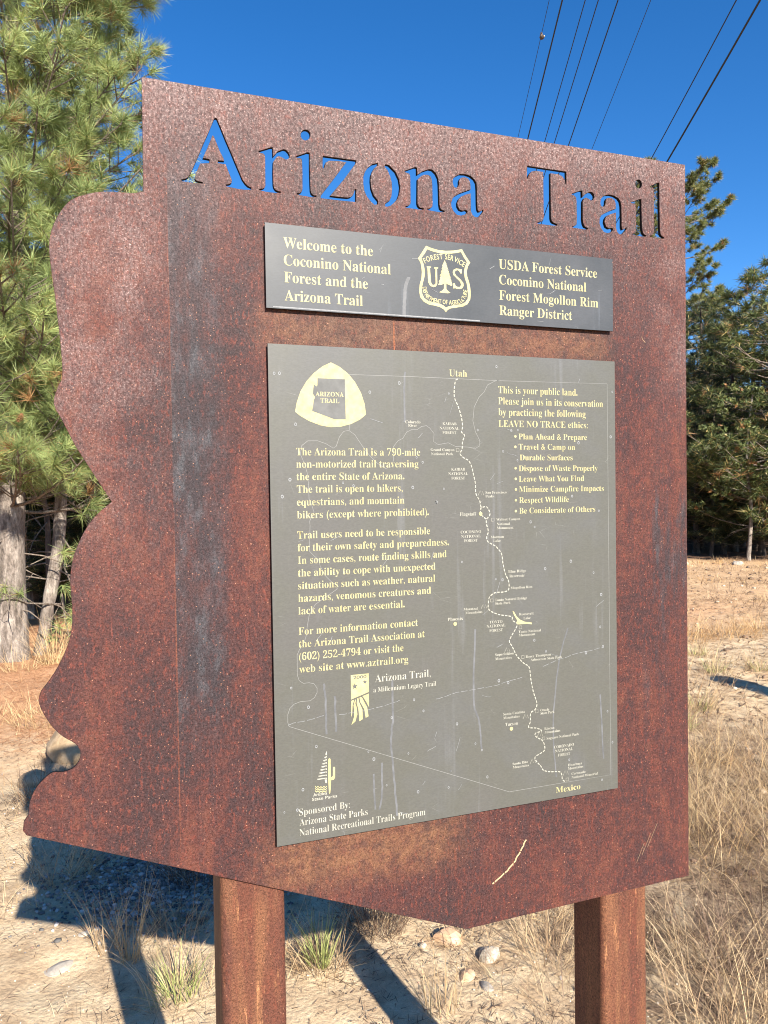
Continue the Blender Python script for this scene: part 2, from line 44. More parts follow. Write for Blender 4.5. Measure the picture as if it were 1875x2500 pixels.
G = {
 'bul': [[0.4119,1.5981],[0.4117,1.5807],[0.4117,1.5453],[0.4117,1.5277],[0.4118,1.51],[0.4115,1.4922],[0.4113,1.4741]],
 'trail': [[[0.3078,1.6892],[0.3036,1.6857],[0.3012,1.6698],[0.3019,1.6579],[0.3083,1.6442],[0.3137,1.6265],[0.3153,1.6126],[0.3134,1.604],[0.3186,1.5987],[0.315,1.5887],[0.3139,1.5767],[0.3103,1.5687],[0.3177,1.5618],[0.3254,1.5578],[0.3308,1.5478],[0.334,1.5347],[0.3371,1.5206],[0.3378,1.5045],[0.3446,1.4923],[0.3472,1.4822],[0.3569,1.4824],[0.3624,1.4738],[0.3623,1.4677],[0.3566,1.4618],[0.3565,1.4537],[0.3591,1.4455],[0.3592,1.4394],[0.3567,1.4334],[0.3584,1.4252],[0.3719,1.4176],[0.3764,1.4134],[0.3836,1.4041],[0.3858,1.3897],[0.3897,1.3721],[0.3953,1.3605],[0.3971,1.3522],[0.3951,1.3431],[0.3847,1.3406],[0.3709,1.3404],[0.3606,1.3339],[0.3582,1.3238],[0.3596,1.3125],[0.3773,1.3038],[0.4004,1.2989],[0.4026,1.2922],[0.4114,1.2864],[0.4094,1.2793],[0.3999,1.2655],[0.3964,1.2576],[0.4021,1.2478],[0.41,1.2326],[0.4228,1.2191],[0.4321,1.213],[0.4349,1.2044],[0.4366,1.1896],[0.4411,1.1682],[0.4476,1.1487],[0.4443,1.1386],[0.4355,1.1332],[0.4346,1.1187],[0.4314,1.1096],[0.4464,1.1064],[0.4552,1.102],[0.4547,1.0999],[0.4439,1.0977],[0.4462,1.0911],[0.4569,1.0845],[0.4616,1.0754],[0.4615,1.067],[0.4543,1.0627],[0.4434,1.0578],[0.4445,1.0513],[0.454,1.0405],[0.4587,1.0331],[0.4708,1.0287],[0.4902,1.026],[0.4951,1.02],[0.4962,1.0117],[0.5023,1.0068]],[[0.3472,1.4822],[0.3459,1.4711],[0.3566,1.4618]]],
 'thin': [[[0.1239,1.6894],[0.2256,1.69],[0.3845,1.6891],[0.5936,1.6912],[0.5942,1.4041],[0.595,1.006],[0.3932,1.0055],[0.3154,1.0379],[0.0216,1.1592],[0.0198,1.1653],[0.02,1.1774],[0.0234,1.1864],[0.0301,1.1922],[0.0397,1.1949],[0.055,1.1946],[0.0618,1.1991],[0.0658,1.2063],[0.0659,1.2129],[0.0612,1.2199],[0.0535,1.2222],[0.0449,1.2221],[0.0383,1.2269],[0.0356,1.2355],[0.0359,1.2617],[0.0358,1.2657],[0.0392,1.2729],[0.047,1.2835],[0.0506,1.2944],[0.0522,1.3074],[0.0554,1.324],[0.0652,1.3402],[0.0789,1.3488],[0.0987,1.3608],[0.1027,1.3653],[0.091,1.3735],[0.0824,1.3825],[0.074,1.3979],[0.0722,1.4074],[0.0665,1.4123],[0.058,1.421],[0.0583,1.4341],[0.0593,1.4601],[0.0589,1.4669],[0.0658,1.4798],[0.0631,1.4892],[0.0585,1.5004],[0.058,1.5227],[0.0563,1.5394],[0.0528,1.5524],[0.0464,1.5672],[0.0485,1.5802],[0.0582,1.5876],[0.0735,1.5878],[0.0869,1.5832],[0.0975,1.5768],[0.1024,1.5796],[0.1076,1.5937],[0.1146,1.6023],[0.1225,1.6043],[0.1323,1.5978],[0.144,1.5808],[0.1558,1.5656],[0.1678,1.5542],[0.1819,1.5455],[0.1922,1.5484],[0.1955,1.5599],[0.1952,1.5792],[0.2032,1.5889],[0.2116,1.5929],[0.218,1.6026],[0.2264,1.6066],[0.2359,1.6068],[0.2433,1.6117],[0.2519,1.6134],[0.2576,1.6097],[0.265,1.601],[0.2641,1.5882],[0.2722,1.5834],[0.2896,1.5865],[0.3026,1.5806],[0.3246,1.5798],[0.3379,1.5778],[0.3458,1.5819],[0.3459,1.5909],[0.3383,1.6049],[0.334,1.6228],[0.3366,1.6449],[0.3457,1.6611],[0.3548,1.6694],[0.3617,1.6817],[0.3754,1.6882],[0.3822,1.6895]],[[0.1237,1.6043],[0.1239,1.6156]]],
 'badge': [[0.0962,1.7066],[0.1084,1.7015],[0.122,1.6918],[0.1337,1.679],[0.1434,1.6623],[0.1491,1.6454],[0.1512,1.629],[0.1407,1.6206],[0.1266,1.6138],[0.1108,1.6097],[0.0941,1.6084],[0.0777,1.6111],[0.0606,1.6173],[0.0474,1.6245],[0.0394,1.6307],[0.0421,1.6446],[0.0481,1.6613],[0.0579,1.6773],[0.0695,1.6897],[0.0832,1.7005]],
 'state': [[0.0748,1.682],[0.1179,1.6819],[0.1182,1.621],[0.1002,1.6208],[0.0876,1.6252],[0.0656,1.6326],[0.0671,1.6387],[0.0684,1.649],[0.0708,1.6537],[0.0674,1.6582],[0.0682,1.6675],[0.0692,1.6721],[0.073,1.6695],[0.0746,1.6714]],
 'lake': [[0.4028,1.308],[0.4056,1.3068],[0.4108,1.2982],[0.4178,1.2921],[0.426,1.2884],[0.4396,1.2858],[0.4391,1.2831],[0.4294,1.2846],[0.413,1.2848],[0.41,1.2875],[0.4115,1.2919],[0.4055,1.3012]],
 'squares': [[0.306,1.5747],[0.3681,1.4609],[0.3646,1.3279],[0.4176,1.2795],[0.4217,1.2293],[0.4474,1.1349],[0.4598,1.0871],[0.5058,1.0104]],
 'peaks': [[0.3466,1.505],[0.3497,1.3191],[0.392,1.2435],[0.4255,1.1287],[0.4527,1.0955],[0.4383,1.0511],[0.5027,1.0224]],
 'dots': [[0.3459,1.4711],[0.2977,1.294],[0.3983,1.1111]],
 'banner': [[[0.1197,1.2275],[0.1489,1.2276],[0.1488,1.1985],[0.1195,1.1896]],[[0.138,1.193],[0.1488,1.1961],[0.1486,1.1745],[0.1431,1.1851],[0.14,1.1903]],[[0.1346,1.1922],[0.1372,1.1912],[0.1454,1.1752],[0.1476,1.1605],[0.1427,1.1585],[0.1409,1.1719],[0.1344,1.1841],[0.1331,1.191]],[[0.1295,1.1904],[0.1315,1.1912],[0.1324,1.1844],[0.1377,1.1722],[0.138,1.1571],[0.1325,1.1545],[0.1312,1.1729],[0.1284,1.1829]],[[0.1259,1.1885],[0.1275,1.1891],[0.1264,1.1831],[0.1283,1.1771],[0.1295,1.1654],[0.1259,1.1547],[0.1192,1.1499],[0.124,1.1622],[0.1242,1.1737],[0.1233,1.1796]],[[0.1199,1.1876],[0.1247,1.189],[0.1217,1.1798],[0.1211,1.1683],[0.1194,1.1618]]],
 'stars': [[0.1258,1.2095],[0.1424,1.2147]],
 'fir': [[[0.0771,1.1103],[0.0795,1.1153],[0.0796,1.1092],[0.0779,1.1105],[0.0802,1.1083],[0.0775,1.1087]],[[0.0754,1.1057],[0.0794,1.1071],[0.0795,1.1044],[0.0778,1.1058],[0.0785,1.1038],[0.0758,1.1042]],[[0.0737,1.1012],[0.0793,1.1024],[0.0795,1.0997],[0.0777,1.1011],[0.0768,1.0993],[0.0741,1.0996]],[[0.0721,1.0967],[0.0792,1.0976],[0.0794,1.0949],[0.0776,1.0963],[0.0752,1.0947],[0.0724,1.0951]],[[0.0704,1.0922],[0.0791,1.0929],[0.0793,1.0902],[0.0776,1.0916],[0.0735,1.0902],[0.0708,1.0906]],[[0.0687,1.0876],[0.0791,1.0881],[0.0792,1.0854],[0.0775,1.0868],[0.0718,1.0857],[0.0691,1.0861]],[[0.067,1.0831],[0.079,1.0834],[0.0791,1.0807],[0.0774,1.0821],[0.0701,1.0812],[0.0674,1.0816]],[[0.0654,1.0786],[0.0789,1.0786],[0.079,1.0759],[0.0773,1.0773],[0.0684,1.0767],[0.0657,1.0771]],[[0.0637,1.0741],[0.0788,1.0739],[0.079,1.0712],[0.0772,1.0726],[0.0668,1.0722],[0.0641,1.0725]],[[0.0753,1.0715],[0.0788,1.071],[0.0787,1.0653],[0.0763,1.0657]]],
 'cactus': [[[0.0816,1.1021],[0.0834,1.1033],[0.0852,1.1016],[0.0853,1.0739],[0.0868,1.0737],[0.0884,1.0754],[0.0887,1.0878],[0.0905,1.0894],[0.0922,1.0873],[0.0919,1.072],[0.0897,1.0689],[0.0854,1.0688],[0.0851,1.0615],[0.0839,1.0493],[0.0827,1.0478],[0.0817,1.0496],[0.0809,1.0717]]],
 'waves': [[[0.06,1.0642],[0.0622,1.0616],[0.0646,1.0632],[0.0669,1.0606],[0.0692,1.0621],[0.0715,1.0599],[0.0739,1.0618],[0.0762,1.0596],[0.0786,1.0615],[0.0786,1.06],[0.0762,1.0581],[0.0739,1.0603],[0.0715,1.0584],[0.0692,1.0606],[0.0669,1.059],[0.0646,1.0617],[0.0622,1.0601],[0.0599,1.0627]],[[0.0599,1.0608],[0.0622,1.0582],[0.0645,1.0598],[0.0668,1.0572],[0.0692,1.0587],[0.0715,1.0565],[0.0739,1.0584],[0.0762,1.0562],[0.0785,1.0581],[0.0785,1.0566],[0.0761,1.0546],[0.0738,1.0569],[0.0715,1.055],[0.0692,1.0572],[0.0668,1.0556],[0.0645,1.0582],[0.0622,1.0567],[0.0599,1.0593]],[[0.0599,1.0574],[0.0621,1.0548],[0.0645,1.0564],[0.0668,1.0537],[0.0691,1.0553],[0.0714,1.0531],[0.0738,1.055],[0.0761,1.0527],[0.0785,1.0547],[0.0784,1.0532],[0.0761,1.0512],[0.0738,1.0535],[0.0714,1.0515],[0.0691,1.0538],[0.0667,1.0522],[0.0645,1.0548],[0.0621,1.0533],[0.0598,1.0559]]],
 'sh_out': [[0.2556,1.8972],[0.2641,1.8945],[0.2769,1.8922],[0.2898,1.8922],[0.3028,1.8938],[0.3115,1.8957],[0.3181,1.8978],[0.3246,1.8875],[0.3328,1.8771],[0.3287,1.8713],[0.3264,1.8632],[0.3268,1.8553],[0.3302,1.846],[0.3322,1.8367],[0.333,1.8264],[0.332,1.8184],[0.327,1.8102],[0.319,1.8057],[0.3059,1.8032],[0.2971,1.8014],[0.2919,1.7987],[0.2884,1.7948],[0.285,1.7987],[0.2781,1.8021],[0.2696,1.8039],[0.2594,1.8047],[0.2501,1.8088],[0.2443,1.8153],[0.2426,1.8253],[0.2437,1.8354],[0.2468,1.8449],[0.2476,1.855],[0.2467,1.865],[0.2451,1.8703],[0.2412,1.8757],[0.2487,1.8868]],
 'sh_in': [[0.2573,1.8915],[0.2674,1.8889],[0.2811,1.8871],[0.294,1.8877],[0.3071,1.8902],[0.3163,1.8926],[0.321,1.8848],[0.3266,1.8774],[0.323,1.87],[0.3211,1.8611],[0.3223,1.8525],[0.3257,1.8433],[0.3274,1.834],[0.3279,1.8253],[0.3271,1.8189],[0.3227,1.813],[0.3147,1.8093],[0.3024,1.8069],[0.2928,1.8043],[0.2885,1.8022],[0.2842,1.8053],[0.2765,1.8079],[0.2671,1.8092],[0.2578,1.8108],[0.251,1.815],[0.2478,1.8218],[0.2475,1.8303],[0.2497,1.8397],[0.2524,1.8492],[0.2527,1.8586],[0.251,1.8677],[0.2473,1.8771],[0.2529,1.8841]],
 'sh_tree': [[0.2874,1.8775],[0.2891,1.8741],[0.2908,1.8711],[0.2899,1.8707],[0.292,1.8677],[0.2911,1.8673],[0.2933,1.8639],[0.2921,1.8634],[0.2945,1.8597],[0.2936,1.8589],[0.2962,1.8555],[0.2949,1.855],[0.2978,1.8506],[0.2965,1.8501],[0.2991,1.846],[0.2982,1.8455],[0.3003,1.8406],[0.2998,1.837],[0.2942,1.8385],[0.2899,1.8401],[0.2898,1.8319],[0.2923,1.829],[0.2971,1.8262],[0.2923,1.825],[0.2828,1.8251],[0.2772,1.8256],[0.2828,1.829],[0.2855,1.832],[0.2856,1.8398],[0.2812,1.8375],[0.2752,1.8369],[0.2783,1.842],[0.2766,1.8426],[0.2797,1.8475],[0.2784,1.8482],[0.281,1.8523],[0.2784,1.8521],[0.2819,1.8571],[0.2802,1.8574],[0.2829,1.8627],[0.2818,1.8633],[0.2838,1.8674],[0.2827,1.8677],[0.285,1.8722]],
 'sh_U': [[0.2562,1.8652],[0.2637,1.8649],[0.2635,1.8632],[0.2618,1.8628],[0.2633,1.8408],[0.265,1.837],[0.2684,1.8365],[0.271,1.8391],[0.2711,1.8617],[0.2692,1.8623],[0.2692,1.8648],[0.276,1.8652],[0.2758,1.8628],[0.274,1.8619],[0.2742,1.8393],[0.2718,1.8344],[0.2675,1.8329],[0.2615,1.8344],[0.2582,1.8404],[0.2572,1.862],[0.2562,1.8631]],
 'sh_S': [[0.3177,1.8656],[0.3173,1.8586],[0.3147,1.8584],[0.3128,1.862],[0.3093,1.8633],[0.3058,1.8614],[0.3049,1.8582],[0.3075,1.8545],[0.3152,1.8488],[0.32,1.8437],[0.3204,1.839],[0.3177,1.8348],[0.3124,1.8332],[0.3072,1.8336],[0.3044,1.8346],[0.3037,1.8334],[0.3019,1.8336],[0.3022,1.8419],[0.3047,1.8418],[0.3059,1.8382],[0.3098,1.8366],[0.3138,1.8369],[0.3156,1.8402],[0.3143,1.8448],[0.3083,1.8498],[0.3022,1.8549],[0.3012,1.8595],[0.3028,1.8635],[0.3076,1.8659],[0.3129,1.8656],[0.3155,1.8648],[0.3159,1.8654]],
 'arc1': [[0.2531,1.8688],[0.2591,1.8723],[0.2655,1.875],[0.2724,1.8767],[0.2797,1.878],[0.2844,1.8786],[0.2887,1.8788],[0.2948,1.8784],[0.3017,1.8772],[0.3069,1.8755],[0.3121,1.8734],[0.3169,1.871],[0.321,1.8689]],
 'arc2': [[0.2483,1.8319],[0.2495,1.825],[0.2528,1.8175],[0.2595,1.8119],[0.2671,1.8093],[0.2765,1.8079],[0.2842,1.8076],[0.2938,1.8075],[0.3042,1.808],[0.3138,1.8104],[0.3218,1.8165],[0.3256,1.8243],[0.3269,1.8327]],
 'scratch': [[[0.2267,1.2059],[0.2717,1.2055],[0.3046,1.2053]]],
 'splash': [[0.0088,1.6868],[0.0167,1.6871],[0.0397,1.612],[0.0297,1.5295],[0.1578,1.6635],[0.2067,1.6791],[0.2917,1.6654],[0.2446,1.5551],[0.2271,1.5155],[0.2672,1.491],[0.0176,1.5044],[0.1123,1.5241],[0.129,1.5192],[0.2342,1.5629],[0.3779,1.7119],[0.4042,1.6078],[0.4165,1.6086],[0.3423,1.6076],[0.3885,1.573],[0.5343,1.5884],[0.5999,1.5993],[0.6039,1.6776],[0.439,1.4555],[0.4467,1.4466],[0.5205,1.4973],[0.5745,1.4712],[0.2809,1.5129],[0.2677,1.4913],[0.4151,1.5584],[0.311,1.3939],[0.5169,1.3859],[0.4662,1.3756],[0.5626,1.3642],[0.5777,1.3251],[0.5751,1.2687],[0.4438,1.2558],[0.4663,1.2351],[0.5456,1.2259],[0.5806,1.2341],[0.3759,1.1939],[0.3932,1.1891],[0.589,1.1193],[0.5988,1.0633],[0.3314,1.0946],[0.3432,1.0822],[0.2864,1.0552],[0.5764,0.9999],[0.3526,1.0364],[0.3724,1.3628],[0.3849,1.3611],[0.5101,1.044],[0.0258,1.2169],[0.0519,1.1851],[0.2241,1.1781],[0.2402,1.1586],[0.186,1.1538],[0.063,1.1238],[0.2133,1.0935],[0.1552,1.0923],[0.1757,1.0481],[0.0411,1.0607],[0.2289,1.0298],[0.286,1.0554],[0.2987,1.1309],[0.2823,1.029],[0.0321,1.031],[0.012,1.0306],[0.1463,1.1051]],
 'drips': [[[0.0767,1.2184],[0.079,1.186],[0.0792,1.1404]],[[0.0939,1.1977],[0.0949,1.1423]],[[0.188,1.2132],[0.1881,1.1546],[0.1844,1.1159],[0.1887,1.0564],[0.1929,0.9967]],[[0.1684,1.0847],[0.1681,1.0398],[0.1631,1.0112]],[[0.1548,1.069],[0.156,1.0123]],[[0.2173,1.6974],[0.2148,1.6703],[0.2151,1.6181]],[[0.334,1.2828],[0.3291,1.1716],[0.3387,1.1298],[0.3426,1.0844]],[[0.51,1.2718],[0.4923,1.2181],[0.479,1.1135],[0.484,1.0173]],[[0.574,1.1503],[0.5806,1.0364]]],
 'hdrip': [[[0.2255,1.8455],[0.2211,1.8336],[0.2189,1.8219],[0.2173,1.7988],[0.217,1.7834]]],
 'info': [0.0,0.6096,0.9802,1.7304],
 'head': [-0.0009,0.6069,1.7827,1.9071],
 'gouge': [[[0.4294,0.9149],[0.4156,0.8931],[0.3973,0.8723],[0.3651,0.8512]]],
}

# ------------------------------------------------------------------ helpers
def tag(o, label=None, cat=None, group=None, kind=None):
    if label: o['label'] = label
    if cat: o['category'] = cat
    if group: o['group'] = group
    if kind: o['kind'] = kind
    return o

def link(name, mesh, mat=None, parent=None):
    o = bpy.data.objects.new(name, mesh); COL.objects.link(o)
    if mat is not None:
        mesh.materials.clear()
        for mm in (mat if isinstance(mat, (list, tuple)) else [mat]): mesh.materials.append(mm)
    if parent is not None:
        o.parent = parent
        o.matrix_parent_inverse = Matrix.Translation(-world_loc(parent))
    return o

def world_loc(o):
    v = Vector(o.location)
    p = o.parent
    if p is not None:
        v = v + o.matrix_parent_inverse.translation + world_loc(p)
    return v

def empty(name, loc, rz=0):
    o = bpy.data.objects.new(name, None); COL.objects.link(o); o.location = loc; o.rotation_euler = (0, 0, rz)
    o.empty_display_size = .1
    return o

def mesh_np(name, V, F, smooth=False, col=None, mats=None):
    """V (n,3), F (m,k) arrays of equal-size faces"""
    V = np.asarray(V, np.float32); F = np.asarray(F, np.int32); k = F.shape[1]
    me = bpy.data.meshes.new(name)
    me.vertices.add(len(V)); me.vertices.foreach_set('co', V.ravel())
    me.loops.add(F.size); me.loops.foreach_set('vertex_index', F.ravel())
    me.polygons.add(len(F)); me.polygons.foreach_set('loop_start', np.arange(0, F.size, k, dtype=np.int32))
    try: me.polygons.foreach_set('loop_total', np.full(len(F), k, np.int32))
    except Exception: pass
    if smooth: me.polygons.foreach_set('use_smooth', np.ones(len(F), bool))
    me.update(calc_edges=True)
    if mats is not None: me.polygons.foreach_set('material_index', np.asarray(mats, np.int32))
    if col is not None:
        a = me.color_attributes.new('Col', 'FLOAT_COLOR', 'POINT')
        c = np.ones((len(V), 4), np.float32); c[:, :3] = col; a.data.foreach_set('color', c.ravel())
    return me

def mesh_py(name, V, F, smooth=False):
    me = bpy.data.meshes.new(name); me.from_pydata([tuple(v) for v in V], [], F); me.update()
    if smooth:
        for p in me.polygons: p.use_smooth = True
    return me

def wall_map(me, y):
    """curve/text plane (x, y) -> upright plane (x, z) at depth y, front facing -y"""
    n = len(me.vertices); a = np.empty(n*3, np.float32); me.vertices.foreach_get('co', a); a = a.reshape(-1, 3)
    b = np.stack([a[:, 0], y-a[:, 2], a[:, 1]], 1); me.vertices.foreach_set('co', b.ravel()); me.update()
    return me

def curve_mesh(name, loops, y, half=0.0, bevel=0.0):
    c = bpy.data.curves.new(name, 'CURVE'); c.dimensions = '2D'; c.fill_mode = 'BOTH'; c.extrude = half
    if bevel: c.bevel_depth = bevel; c.bevel_resolution = 0; c.offset = -bevel
    for lp in loops:
        s = c.splines.new('POLY'); s.points.add(len(lp)-1)
        for p, q in zip(s.points, lp): p.co = (q[0], q[1], 0, 1)
        s.use_cyclic_u = True
    o = bpy.data.objects.new(name, c); COL.objects.link(o)
    dg = bpy.context.evaluated_depsgraph_get()
    me = bpy.data.meshes.new_from_object(o.evaluated_get(dg)); me.name = name
    bpy.data.objects.remove(o); bpy.data.curves.remove(c)
    return wall_map(me, y)

def join_meshes(name, ms):
    V = []; F = []; off = 0
    for me in ms:
        V += [tuple(v.co) for v in me.vertices]; F += [tuple(i+off for i in p.vertices) for p in me.polygons]; off = len(V)
    return mesh_py(name, V, F)

def smooth_line(P, n=4, closed=False):
    out = []; N = len(P)
    for i in range(N if closed else N-1):
        g = (lambda k: P[k % N]) if closed else (lambda k: P[min(max(k, 0), N-1)])
        a, b, c, d = g(i-1), g(i), g(i+1), g(i+2)
        for t in range(n):
            t = t/n
            out.append(tuple(.5*((2*b[k])+(-a[k]+c[k])*t+(2*a[k]-5*b[k]+4*c[k]-d[k])*t*t+(-a[k]+3*b[k]-3*c[k]+d[k])*t**3) for k in range(len(b))))
    if not closed: out.append(tuple(P[-1]))
    return out

def ribbon(P, wd, y, dash=None):
    """flat printed line of width wd along the 2D polyline P"""
    V = []; F = []
    def seg(Q):
        n = len(Q); b = len(V)
        for i in range(n):
            a = Q[max(i-1, 0)]; c = Q[min(i+1, n-1)]
            dx, dz = c[0]-a[0], c[1]-a[1]; l = math.hypot(dx, dz) or 1
            nx, nz = -dz/l*wd/2, dx/l*wd/2
            V.append((Q[i][0]+nx, y, Q[i][1]+nz)); V.append((Q[i][0]-nx, y, Q[i][1]-nz))
        for i in range(n-1): F.append((b+2*i+1, b+2*i+3, b+2*i+2, b+2*i))
    if not dash: seg(P)
    else:
        on, offl = dash; cur = [P[0]]; d = 0; pen = True
        for i in range(1, len(P)):
            a, b = P[i-1], P[i]; l = math.dist(a, b); t = 0
            while True:
                rem = (on if pen else offl)-d
                if l-t < rem:
                    d += l-t
                    if pen: cur.append(b)
                    break
                t += rem; q = (a[0]+(b[0]-a[0])*t/l, a[1]+(b[1]-a[1])*t/l)
                if pen:
                    cur.append(q); seg(cur); cur = []
                else: cur = [q]
                pen = not pen; d = 0
        if pen and len(cur) > 1: seg(cur)
    return mesh_py('line', V, F)

def tubes(paths, sides=6):
    """paths: list of (points, radii) -> one vertex array and quad array"""
    V = []; F = []; off = 0
    ang = np.linspace(0, 2*np.pi, sides, endpoint=False)
    for P, rad in paths:
        P = np.asarray(P, float); n = len(P); rad = np.asarray(rad, float)
        T = np.gradient(P, axis=0); T /= np.linalg.norm(T, axis=1)[:, None]+1e-9
        ref = np.array([0, 0, 1.]) if abs(T[0][2]) < .8 else np.array([1., 0, 0])
        A = np.cross(T, ref); A /= np.linalg.norm(A, axis=1)[:, None]+1e-9; B = np.cross(T, A)
        ring = P[:, None, :]+rad[:, None, None]*(np.cos(ang)[None, :, None]*A[:, None, :]+np.sin(ang)[None, :, None]*B[:, None, :])
        V.append(ring.reshape(-1, 3))
        i = np.arange(n-1)[:, None]*sides; j = np.arange(sides)[None, :]; jn = (j+1) % sides
        q = np.stack([i+j, i+jn, i+sides+jn, i+sides+j], -1).reshape(-1, 4)+off
        F.append(q); off += n*sides
    return np.concatenate(V), np.concatenate(F)

# ---- value noise in numpy
def vnoise(x, y, seed=0):
    xi = np.floor(x).astype(np.int64); yi = np.floor(y).astype(np.int64); fx = x-xi; fy = y-yi
    fx = fx*fx*(3-2*fx); fy = fy*fy*(3-2*fy)
    def h(a, b):
        n = (a*374761393+b*668265263+seed*1442695041) & 0xffffffff
        n = ((n ^ (n >> 13))*1274126177) & 0xffffffff
        return ((n ^ (n >> 16)) & 0xffff)/65535.
    return (h(xi, yi)*(1-fx)+h(xi+1, yi)*fx)*(1-fy)+(h(xi, yi+1)*(1-fx)+h(xi+1, yi+1)*fx)*fy

def ground_h(x, y):
    x = np.asarray(x, float); y = np.asarray(y, float)
    near = np.exp(-((x-.3)**2+(y-1.)**2)/60.)
    h = .10*(vnoise(x*.5+9, y*.5+3, 1)-.5)+.030*(vnoise(x*1.7, y*1.7, 2)-.5)+.018*(vnoise(x*5, y*5, 3)-.5)+.008*(vnoise(x*14, y*14, 4)-.5)
    h = h*np.where(near > .02, 1, 1)
    far = np.clip((np.hypot(x-5, y-5)-14)/30., 0, 1)
    return h+.5*far*(vnoise(x*.08, y*.08, 7)-.6)

def gh(x, y): return float(ground_h(np.array([x]), np.array([y]))[0])

# ------------------------------------------------------------------ materials
def mat_new(name):
    m = bpy.data.materials.new(name); m.use_nodes = True
    return m, m.node_tree, m.node_tree.nodes['Principled BSDF']

def N(nt, typ, **kw):
    n = nt.nodes.new(typ)
    for k, v in kw.items(): setattr(n, k, v)
    return n

def noise_tex(nt, src, scale, detail=4, rough=.55, vec=None, dist=0):
    mp = N(nt, 'ShaderNodeMapping'); nt.links.new(src, mp.inputs[0])
    if vec: mp.inputs['Scale'].default_value = vec
    t = N(nt, 'ShaderNodeTexNoise'); t.inputs['Scale'].default_value = scale; t.inputs['Detail'].default_value = detail
    t.inputs['Roughness'].default_value = rough; t.inputs['Distortion'].default_value = dist
    nt.links.new(mp.outputs[0], t.inputs['Vector'])
    return t.outputs['Fac']

def ramp(nt, fac, stops):
    r = N(nt, 'ShaderNodeValToRGB'); e = r.color_ramp.elements
    while len(e) < len(stops): e.new(.5)
    for i, (p, c) in enumerate(stops):
        e[i].position = p; e[i].color = (*c, 1) if len(c) == 3 else c
    nt.links.new(fac, r.inputs[0]); return r.outputs[0]

def g(v): return (v, v, v)

def mix(nt, fac, a, b, mode='MIX'):
    n = N(nt, 'ShaderNodeMix', data_type='RGBA', blend_type=mode)
    for sock, v in ((n.inputs[0], fac), (n.inputs[6], a), (n.inputs[7], b)):
        if hasattr(v, 'links') or hasattr(v, 'is_output'): nt.links.new(v, sock)
        elif isinstance(v, (int, float)): sock.default_value = v
        else: sock.default_value = (*v, 1)
    return n.outputs[2]

def math_n(nt, op, a, b=None, clamp=False):
    n = N(nt, 'ShaderNodeMath', operation=op, use_clamp=clamp)
    for s, v in ((n.inputs[0], a), (n.inputs[1], b)):
        if v is None: continue
        if isinstance(v, (int, float)): s.default_value = v
        else: nt.links.new(v, s)
    return n.outputs[0]

def band(nt, v, a, b, soft):
    """1 inside [a,b], falling to 0 over soft"""
    n1 = N(nt, 'ShaderNodeMapRange', interpolation_type='SMOOTHSTEP'); nt.links.new(v, n1.inputs[0])
    n1.inputs[1].default_value = a-soft; n1.inputs[2].default_value = a+soft
    n2 = N(nt, 'ShaderNodeMapRange', interpolation_type='SMOOTHSTEP'); nt.links.new(v, n2.inputs[0])
    n2.inputs[1].default_value = b-soft; n2.inputs[2].default_value = b+soft; n2.inputs[3].default_value = 1; n2.inputs[4].default_value = 0
    return math_n(nt, 'MULTIPLY', n1.outputs[0], n2.outputs[0])

def bump(nt, bs, h, strength, dist):
    b = N(nt, 'ShaderNodeBump'); b.inputs['Strength'].default_value = strength; b.inputs['Distance'].default_value = dist
    nt.links.new(h, b.inputs['Height']); nt.links.new(b.outputs[0], bs.inputs['Normal']); return b

